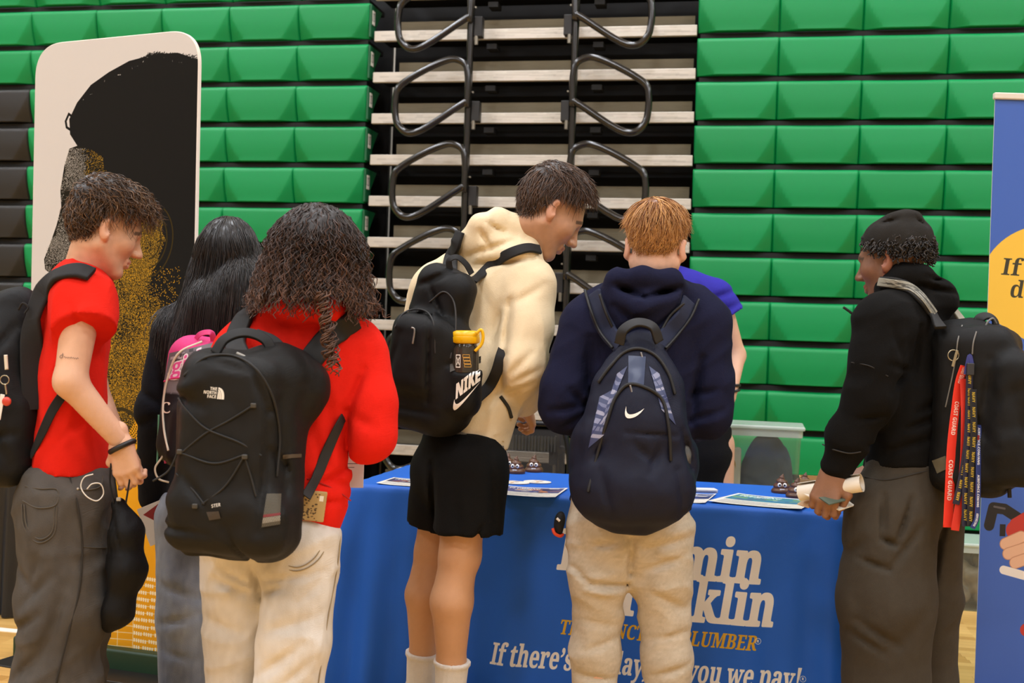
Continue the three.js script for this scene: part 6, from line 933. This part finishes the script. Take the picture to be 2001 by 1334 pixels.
  const gl = thing('pouch', 'small black and orange pouch at the hip of the oatmeal sweatpants', 'pouch', v(1091, 1046, .02)), gf = new Field(.012); gf.e(v(1092, 1026, .02), [.016, .034, .02]); gf.e(v(1096, 1012, .02), [.014, .022, .016]); part(gl, 'fabric', gf.mesh(.005, cloth([.012, .012, .013], .2)), nylon()); part(gl, 'orange_trim', tube([v(1080, 1032, .035), v(1084, 1042, .04), v(1094, 1047, .035), v(1100, 1044, .02)], .005), std(0xd8431c, .6), 'orange trim'); part(gl, 'white_flash', tube([v(1088, 1012, .04), v(1094, 1018, .042)], .004), std(0xe6e0d8, .6));
}
// ===== man in the blue shirt behind the table
{
  const Z = 5.28, v = jointer(Z), g = thing('person', 'person in a royal blue polo shirt standing behind the table', 'person', floorAt(v(1375, 900)));
  const h = new Head(v(1278, 478), -18, 22, -6, 1), fw = dirY(-12);
  const j = { fw, bs: 0.75, nk: v(1308, 540), ch: v(1322, 610), wa: v(1345, 750), pe: v(1365, 850), shR: v(1258, 570), shL: v(1404, 582), elL: v(1438, 694, -.04), wrL: v(1428, 768, .08), elR: v(1230, 700), wrR: v(1270, 790, .2), hiR: v(1350, 870), hiL: v(1400, 870), knR: v(1350, 1060), knL: v(1405, 1060), anR: v(1350, 1240), anL: v(1408, 1240) };
  const sk = SKIN.c, bodyC = cloth(sk, .03), hf = headField(h, { neck: j.nk }), bf = bodyField(j), hl = handField(j.wrL, V3(-.3, -.7, .55), V3(.75, -.1, .55), { curl: [70, 75, 75, 75], base: 60, side: -1 }), hr = handField(j.wrR, V3(.4, -.7, .3), V3(-.6, 0, .5), { curl: [50, 50, 50, 50] });
  part(g, 'body', glue([bf.mesh(0.01, bodyC), hf.mesh(0.005, faceColor(h, sk)), hl.mesh(0.0045, bodyC), hr.mesh(0.006, bodyC)]), M_SKIN);
  const t = new Field(.036); t.c(v(1322, 600), v(1345, 740), .165, .155, { flat: [fw, 1.4] }); t.c(v(1345, 740), v(1365, 850), .15, .135, { flat: [fw, 1.4], cb: 1 }); t.c(v(1270, 575), v(1398, 580), .07, .072); t.c(v(1312, 545), v(1395, 575), .06, .068); t.c(v(1402, 582), v(1423, 618, .0), .075, .078, { cb: 1, k: .02 }); t.c(v(1262, 575), v(1245, 620), .075, .08, { cb: 1 });
  for (const [a, b, d, w] of [[[1370, 590], [1430, 570], .009, .014], [[1380, 620], [1440, 595], .01, .014], [[1360, 560], [1380, 600], .008, .014]]) t.cr(v(...a), v(...b), d, w); t.noise(.004, 9); part(g, 'polo_shirt', t.mesh(.009, cloth([.035, .03, .33], .05)), twill(), 'royal blue polo shirt');
  part(g, 'collar', tube([v(1290, 535, .1), v(1310, 525, -.04), v(1335, 535, -.02), v(1330, 555, .09)], .012, { n: 30 }), std(0x2d2a9a, .9));
  const pz = new Field(.036); pz.c(v(1366, 835), v(1368, 880), .14, .14, { flat: [fw, 1.3], ca: 1 }); pz.chain([v(1352, 890), v(1352, 1230)], [.09, .07]); pz.chain([v(1390, 890), v(1394, 1230)], [.085, .07]); pz.noise(.004, 9); pz.minY = .01; part(g, 'trousers', pz.mesh(.012, cloth([.008, .008, .009], .1)), twill(), 'black trousers'); shoes(g, j, [.02, .02, .02]);
  part(g, 'hair', hairGeo(h, { n: 1200, r: .002, len: () => .04, seg: 5, grav: .3, jit: .3, flow: (d) => V3(d.x * .5, -.2, -.4), cols: [[.03, .02, .012], [.09, .055, .03]] }), M_HAIR, 'short brown hair');
  const wq = new THREE.TorusGeometry(.034, .006, 8, 26).rotateX(Math.PI / 2); const b1 = v(1430, 752, .06), b2 = v(1429, 764, .075); part(g, 'wristband', wq.clone().translate(b1.x, b1.y, b1.z), std(0x14120f, .5)); part(g, 'wristband', wq.clone().applyMatrix4(rotM(0, 0, 10)).translate(b2.x, b2.y, b2.z), std(0x22201c, .5));
}
// ===== boy in black at the right
{
  const Z = 3.77, v = jointer(Z), g = thing('person', 'person in a black hoodie, black beanie and charcoal sweatpants', 'person', floorAt(v(1770, 900)));
  const h = new Head(v(1745, 513), -130, 10, 0, 1.06), fw = dirY(-118);
  const j = { fw, nk: v(1776, 572), ch: v(1778, 650), wa: v(1772, 800), pe: v(1775, 915), shL: v(1728, 622, .14), shR: v(1820, 622, -.16), elL: v(1704, 768, .16), wrL: v(1630, 918, .12), elR: v(1760, 790, -.26), wrR: v(1712, 918, -.2), hiL: v(1755, 940, .06), hiR: v(1805, 940, -.1), knL: v(1738, 1190, .06), knR: v(1815, 1190, -.12), anL: v(1735, 1475, .06), anR: v(1810, 1470, -.14) };
  const sk = SKIN.d, bodyC = cloth(sk, .04), hf = headField(h, { neck: j.nk }), bf = bodyField(j), hl = handField(v(1628, 920, .12), V3(-.3, -.95, .12), V3(-.5, .1, .85), { curl: [52, 58, 58, 55], base: 30, side: 1, tc: 0.015, s: 1.12 }), hr = handField(j.wrR, V3(-.85, -.35, .1), V3(0, 1, .4), { curl: [25, 25, 25, 30], base: 10 });
  part(g, 'body', glue([bf.mesh(0.012, bodyC), hf.mesh(0.0042, faceColor(h, sk)), hl.mesh(0.0038, cloth([.25, .115, .06], .05)), hr.mesh(0.0042, cloth([.3, .15, .09], .04))]), M_SKIN);
  const t = new Field(.036); t.c(v(1778, 650), v(1772, 800), .168, .165, { flat: [fw, 1.5] }); t.c(v(1772, 790), v(1774, 905), .165, .168, { flat: [fw, 1.42], cb: 1 }); t.c(v(1735, 628, .12), v(1812, 628, -.14), .082, .082); t.c(v(1776, 580), v(1745, 612, .08), .06, .07);
  t.chain([v(1722, 630, .14), v(1712, 700, .16), v(1700, 775, .16), v(1660, 850, .14), v(1637, 908, .12)], [.085, .078, .075, .062, .048], { k: .03 }); t.chain([v(1815, 630, -.16), v(1765, 790, -.26), v(1716, 910, -.2)], [.08, .07, .05], { k: .03 });
  t.chain([v(1730, 565, .05), v(1765, 540, .08), v(1800, 545, .09), v(1838, 570, .06)], [.03, .035, .036, .032], { k: .025 }); t.e(v(1818, 582, .02), [.085, .06, .085], { k: .04 }); t.c(v(1845, 590, .06), v(1790, 600, .1), .035, .035, { k: .03 });
  for (const [a, b, d, w] of [[[1770, 560], [1850, 575], .014, .008], [[1780, 545], [1830, 552], .01, .006], [[1765, 640], [1755, 740], .014, .012], [[1690, 710], [1745, 720], .007, .01], [[1700, 760], [1745, 725], .008, .012], [[1640, 810], [1690, 805], .008, .008], [[1760, 800], [1830, 770], .009, .014], [[1740, 830], [1800, 810], .009, .012], [[1720, 870], [1790, 850], .008, .012], [[1660, 860], [1690, 870], .006, .008], [[1700, 640], [1720, 700], .006, .012]]) t.cr(v(...a), v(...b), d, w); t.folds(.005, 70, 8, 3).folds(.004, 10, 9, 4, 2).noise(.003, 9); GEO.p7t = t;
  const hd = part(g, 'hoodie', t.mesh(.0075, cloth([.0042, .0038, .0034], .07)), fleece(), 'black hoodie'); part(hd, 'cuff_seam', cordOn(t, Z, [[1608, 868], [1630, 878], [1660, 885], [1682, 882]], .0022), std(0x2a2724, .9)); part(hd, 'sleeve_seam', cordOn(t, Z, [[1664, 708], [1700, 715], [1735, 735]], .0018), std(0x262321, .9)); part(hd, 'drawcord', tube([v(1648, 600, .1), v(1658, 607, .1), v(1672, 618, .1)], .0042), std(0x0c0b0b, .7));
  const pz = new Field(.036); pz.c(v(1775, 898), v(1772, 960), .16, .172, { flat: [fw, 1.25], ca: 1 }); pz.chain([v(1740, 1000, .06), v(1732, 1170, .06), v(1732, 1330, .05), v(1730, 1470, .05)], [.14, .148, .128, .12], { k: .035 }); pz.chain([v(1812, 1000, -.08), v(1812, 1170, -.12), v(1806, 1330, -.14), v(1802, 1470, -.14)], [.115, .105, .1, .095], { k: .03 });
  for (const [a, b, d, w] of [[[1848, 960], [1800, 1334], .02, .009], [[1695, 955], [1690, 1030], .013, .009], [[1690, 1035], [1712, 1045], .016, .009], [[1712, 1045], [1745, 960], .012, .009], [[1655, 1075], [1700, 1090], .012, .009], [[1700, 1090], [1760, 1010], .008, .012], [[1645, 1130], [1660, 1200], .006, .02], [[1650, 1190], [1720, 1235], .009, .012], [[1640, 1215], [1690, 1245], .008, .01], [[1660, 1040], [1640, 1080], .007, .014], [[1700, 1250], [1790, 1150], .005, .025]]) pz.cr(v(...a), v(...b), d * 1.1, w); pz.folds(.006, 75, 5, 1.5).noise(.003, 8); pz.minY = .02; pz.extra = (x, y, z, d) => Math.max(d, .04 - y);
  const pa = part(g, 'sweatpants', pz.mesh(.0085, cloth([.05, .041, .03], .07)), fleece(), 'charcoal baggy sweatpants'); part(pa, 'waist_seam', cordOn(pz, Z, [[1690, 932], [1730, 938], [1790, 925], [1830, 915]], .002), std(0x2b2722, .9));
  shoes(g, j, [.05, .05, .05]);
  part(g, 'hair', hairGeo(h, { n: 520, r: .0036, len: () => .036, seg: 5, grav: .6, jit: .45, hug: .3, curl: [.004, 30], thick: () => .01, flow: (d) => V3(d.x, -.8, d.z * .6), cols: [[.006, .005, .004], [.03, .022, .017]], line: [[0, .45], [50, .3], [80, -.05], [100, -.25], [180, -.5]], only: (d) => d.y < 0.35, rough: .004, blunt: 1 }), vcol(.6), 'short black twists under the beanie');
  // beanie
  const bn = new Field(.02); bn.e(h.p(0, .055, -.02), [.092 * h.s, .085 * h.s, .108 * h.s], { m: h.m }); bn.extra = (x, y, z, d) => { const l = h.l(V3(x, y, z)); return Math.max(d, (0.036 + 0.3 * (l.z + 0.02) - l.y) * 0.9); }; bn.e(h.p(0.0, .125, -.05), [.055, .02, .05], { m: h.m, k: .03 });
  for (const [a, b, d, w] of [[[1715, 440], [1740, 432], .008, .006], [[1775, 430], [1795, 445], .007, .006], [[1690, 478], [1810, 500], .004, .004]]) bn.cr(v(...a), v(...b), d, w); bn.noise(.004, 14);
  part(g, 'beanie', bn.mesh(.006, cloth([.021, .019, .0165], .08)), fleece(), 'black knit beanie'); part(g, 'glasses_arm', tube([h.p(-.083, .004, -.02), h.p(-.08, .008, .07)], .0018), std(0xb89a58, .3, { metalness: .8 }), 'thin gold glasses arm');
  // papers in the hand
  const pr = thing('rolled_papers', 'rolled white papers held by the boy in black', 'paper', v(1625, 970, .1)), wp = std(0xe6dccb, .7, { side: THREE.DoubleSide });
  const a = v(1562, 962, .06), b = v(1684, 944, .16), axis = b.clone().sub(a), roll = (r0, turns, L0, off) => { const n = 70, pos = [], ind = [], u = axis.clone().normalize(), s = u.clone().cross(V3(0, 1, 0)).normalize(), w = u.clone().cross(s); for (let i = 0; i <= n; i++) { const q = i / n * turns * 6.283, r = r0 * (0.55 + 0.45 * i / n); for (const e of [0, 1]) { const p = a.clone().addScaledVector(axis, e * L0 + off).addScaledVector(s, Math.cos(q) * r).addScaledVector(w, Math.sin(q) * r); pos.push(p.x, p.y, p.z); } } for (let i = 0; i < n; i++) ind.push(2 * i, 2 * i + 2, 2 * i + 1, 2 * i + 1, 2 * i + 2, 2 * i + 3); const gg = new THREE.BufferGeometry(); gg.setAttribute('position', new THREE.Float32BufferAttribute(pos, 3)); gg.setIndex(ind); gg.computeVertexNormals(); return gg; };
  part(pr, 'roll', roll(.03, 1.8, 1, 0), wp, 'white paper roll');
  const sheet = (q, mat, name) => { const p = q.map(([x, y, z]) => v(x, y, z)), gg = new THREE.BufferGeometry(), n = V3().crossVectors(p[1].clone().sub(p[0]), p[3].clone().sub(p[0])).normalize().multiplyScalar(.0015), pos = []; for (const s of [1, -1]) for (const e of p) pos.push(e.x + n.x * s, e.y + n.y * s, e.z + n.z * s); gg.setAttribute('position', new THREE.Float32BufferAttribute(pos, 3)); gg.setIndex([0, 1, 2, 0, 2, 3, 4, 6, 5, 4, 7, 6, 0, 4, 5, 0, 5, 1, 1, 5, 6, 1, 6, 2, 2, 6, 7, 2, 7, 3, 3, 7, 4, 3, 4, 0]); const f = gg.toNonIndexed(); f.computeVertexNormals(); part(pr, name, f, mat); };
  sheet([[1570, 965, .1], [1672, 975, .05], [1668, 988, .12], [1640, 997, .16]], wp, 'sheet'); sheet([[1600, 972, .15], [1650, 968, .12], [1652, 978, .16], [1620, 986, .2]], std(0x4a5546, .6), 'dark_leaflet'); sheet([[1558, 985, .04], [1590, 962, .02], [1602, 970, .06], [1580, 992, .08]], std(0xdcb58c, .7), 'tan_leaflet');

  // big black pack
  const bg = thing('backpack', 'bulky black backpack with hanging lanyards on the boy in black', 'backpack', v(1920, 960, .12)), k = new Field(.036), E = new THREE.Euler(0, -118 * Math.PI / 180, 0), bc = [.0045, .0043, .004];
  k.b(v(1910, 800, .1), [.165, .255, .115], .06, { rot: E }); k.b(v(1985, 800, .2), [.14, .17, .06], .05, { rot: E, k: .03 }); k.b(v(1990, 890, .2), [.14, .09, .075], .05, { rot: E, k: .03 }); k.c(v(1850, 660, .12), v(1900, 650, .1), .05, .05); k.e(v(1838, 890, .12), [.035, .07, .05], { k: .03 });
  for (const [c, d, e, w] of [[[1955, 680], [1965, 900], .008, .008], [[1830, 770], [1870, 860], .008, .012], [[1900, 760], [1930, 900], .006, .02], [[1975, 700], [2000, 760], .008, .01], [[1960, 800], [2000, 810], .008, .008], [[1830, 930], [1950, 940], .005, .01], [[1870, 700], [1850, 860], .006, .012]]) k.cr(v(...c), v(...d), e, w); k.noise(.007, 10);
  part(bg, 'pack_body', k.mesh(.0078, cloth(bc, .12)), nylon()); const mk = std(0x0f0e0d, .7), gy = std(0x6f6c66, .5);
  const [s1, n1] = lay(t, Z, [[1722, 553], [1748, 552], [1775, 565], [1800, 588], [1818, 612]], .008); part(bg, 'shoulder_strap', sweep([...s1, v(1838, 640, .2)], .036, .012, [...n1, V3(0, .6, 1)]), mk);
  const refl = std(0xb9b9b9, .6, { map: canvas(128, 256, (c) => { c.fillStyle = '#bdb8a4'; c.fillRect(0, 0, 128, 256); for (let i = 0; i < 70; i++) { c.fillStyle = ['#8f8c7c', '#dedac8', '#55534a'][i % 3]; c.beginPath(); c.moveTo(rr(0, 128), rr(0, 256)); const x = rr(0, 128), y = rr(0, 256); c.lineTo(x, y); c.lineTo(x + rr(-30, 30), y + rr(-30, 30)); c.fill(); } }) });
  const s1b = s1.map((p, i) => p.clone().addScaledVector(n1[i], .008)); part(bg, 'reflective_strip', sweep(s1b, .026, .004, n1), refl, 'silver reflective strip');
  part(bg, 'shoulder_strap', sweep([v(1858, 598, .02), v(1872, 615, .04), v(1890, 640, .08)], .03, .01, [V3(.3, .8, .6), V3(.3, .8, .6)]), std(0x9a917c, .5), 'pale far strap');
  part(bg, 'grab_handle', sweep([v(1908, 640, .12), v(1915, 622, .12), v(1930, 617, .12), v(1943, 625, .12), v(1946, 655, .12)], .03, .01, [V3(.3, .8, .6), V3(.3, .8, .6)]), mk); part(bg, 'handle_edge', tube([v(1925, 655, .17), v(1928, 632, .17), v(1940, 622, .165), v(1947, 632, .16)], .003), gy);
  for (const q of [[[1880, 636], [1872, 665], [1869, 690]], [[1908, 648], [1902, 670], [1900, 692]], [[1868, 700], [1858, 750], [1848, 795]]]) part(bg, 'grey_cord', cordOn(k, Z, q, .0022, { span: .6 }), gy);
  part(bg, 'side_label', patch(k, Z, [[1822, 900], [1848, 890], [1852, 915], [1832, 925]], 8, 6, .002, .6), std(0x57503c, .8)); part(bg, 'buckle_strap', tube([v(1972, 950, .25), v(1973, 972, .25)], .006), mk);
  // keys and lanyards hanging on the pack
  const ke = thing('key_ring', 'metal key ring on the side of the bulky black backpack', 'keys', v(1864, 715, .3)), mt = std(0xb8ad92, .3, { metalness: .9 }), s0 = k.see(1866, 692, Z) ?? v(1866, 692, .25), dz = s0.z + Z + 0.012; part(ke, 'ring', new THREE.TorusGeometry(.016, .0016, 8, 26).translate(...v(1863, 694, dz).toArray()), mt); part(ke, 'key', rbox(.008, .05, .003, .001).applyMatrix4(rotM(0, 0, -14)).translate(...v(1866, 700, dz + .004).toArray()), mt);
  const lan = (label, pix, w, tex, dzs, color) => { const l = thing('lanyard', label, 'lanyard', v(pix[pix.length - 1][0], pix[pix.length - 1][1], dzs), 'lanyards on the bulky black backpack'); const sf = pix.map(([x, y]) => y < 940 ? Math.max(((k.see(x, y, Z) ?? v(x, y, .2)).z + Z) + .006 + dzs, 0) : null); let last = sf.filter((q) => q !== null).pop(); const pts = pix.map(([x, y], i) => v(x, y, sf[i] ?? last)); part(l, 'ribbon', sweep(pts, w, .0022, [V3(.15, 0, 1), V3(.15, 0, 1)], { n: 50 }), tex ? std(0xffffff, .6, { map: tex, side: THREE.DoubleSide }) : std(color, .6)); return [l, pts]; };
  const bandT = (bg_, fg, text, n) => canvas(64, 1024, (c) => { c.fillStyle = bg_; c.fillRect(0, 0, 64, 1024); for (let i = 0; i < n; i++) { c.save(); c.translate(18, 20 + i * 1000 / n); c.rotate(Math.PI / 2); c.font = 'bold 40px sans-serif'; c.fillStyle = fg; c.scale(0.75 * Math.min(1, (940 / n) / (text.length * 22)), 1); c.fillText(text, 0, 0); c.restore(); } });
  const navy = bandT('#1a1b33', '#d9b62c', 'NAVY', 9), redT = bandT('#e2301c', '#f1dcd2', 'COAST GUARD', 3), blueT = bandT('#1d2f6e', '#e6e6ea', 'AIRFORCE.COM/ANG', 3), blackT = bandT('#15151c', '#c9a72c', 'NAVY', 9);
  lan('red lanyard with white print, leftmost in the bunch', [[1886, 715], [1876, 745], [1868, 800], [1860, 870], [1856, 950], [1852, 1030]], .03, redT, .0); lan('red lanyard strand behind the navy ribbons', [[1884, 740], [1886, 820], [1884, 900], [1878, 960], [1866, 1036]], .026, null, .0, 0xc92a1a);
  const [n1l, np] = lan('navy lanyard with yellow print bending left', [[1895, 725], [1893, 790], [1890, 860], [1880, 930], [1868, 985]], .022, navy, .006); part(n1l, 'buckle', rbox(.022, .036, .01, .003).translate(np[0].x, np[0].y + .006, np[0].z + .004), std(0x2b2b2e, .5)); part(n1l, 'webbing_end', sweep([np[0].clone().add(V3(-.012, -.01, 0)), np[0].clone().add(V3(0, .045, -.004)), np[0].clone().add(V3(.008, .01, 0))], .012, .002, [V3(0, 0, 1), V3(0, 0, 1)]), std(0x2f3270, .7));
  lan('navy lanyard with yellow print hanging straight down', [[1894, 770], [1893, 850], [1888, 930], [1886, 1028]], .022, navy, .003); lan('black lanyard with yellow print beside the blue one', [[1902, 760], [1903, 850], [1899, 940], [1896, 1028]], .022, blackT, .0); lan('dark red lanyard between the black and blue ribbons', [[1909, 850], [1907, 940], [1900, 1022]], .016, null, -.003, 0x8e1f22); lan('blue lanyard with white web address, rightmost in the bunch', [[1913, 830], [1912, 900], [1911, 970], [1908, 1015], [1900, 1032]], .016, blueT, .0);
}
renderer.render(scene, camera);
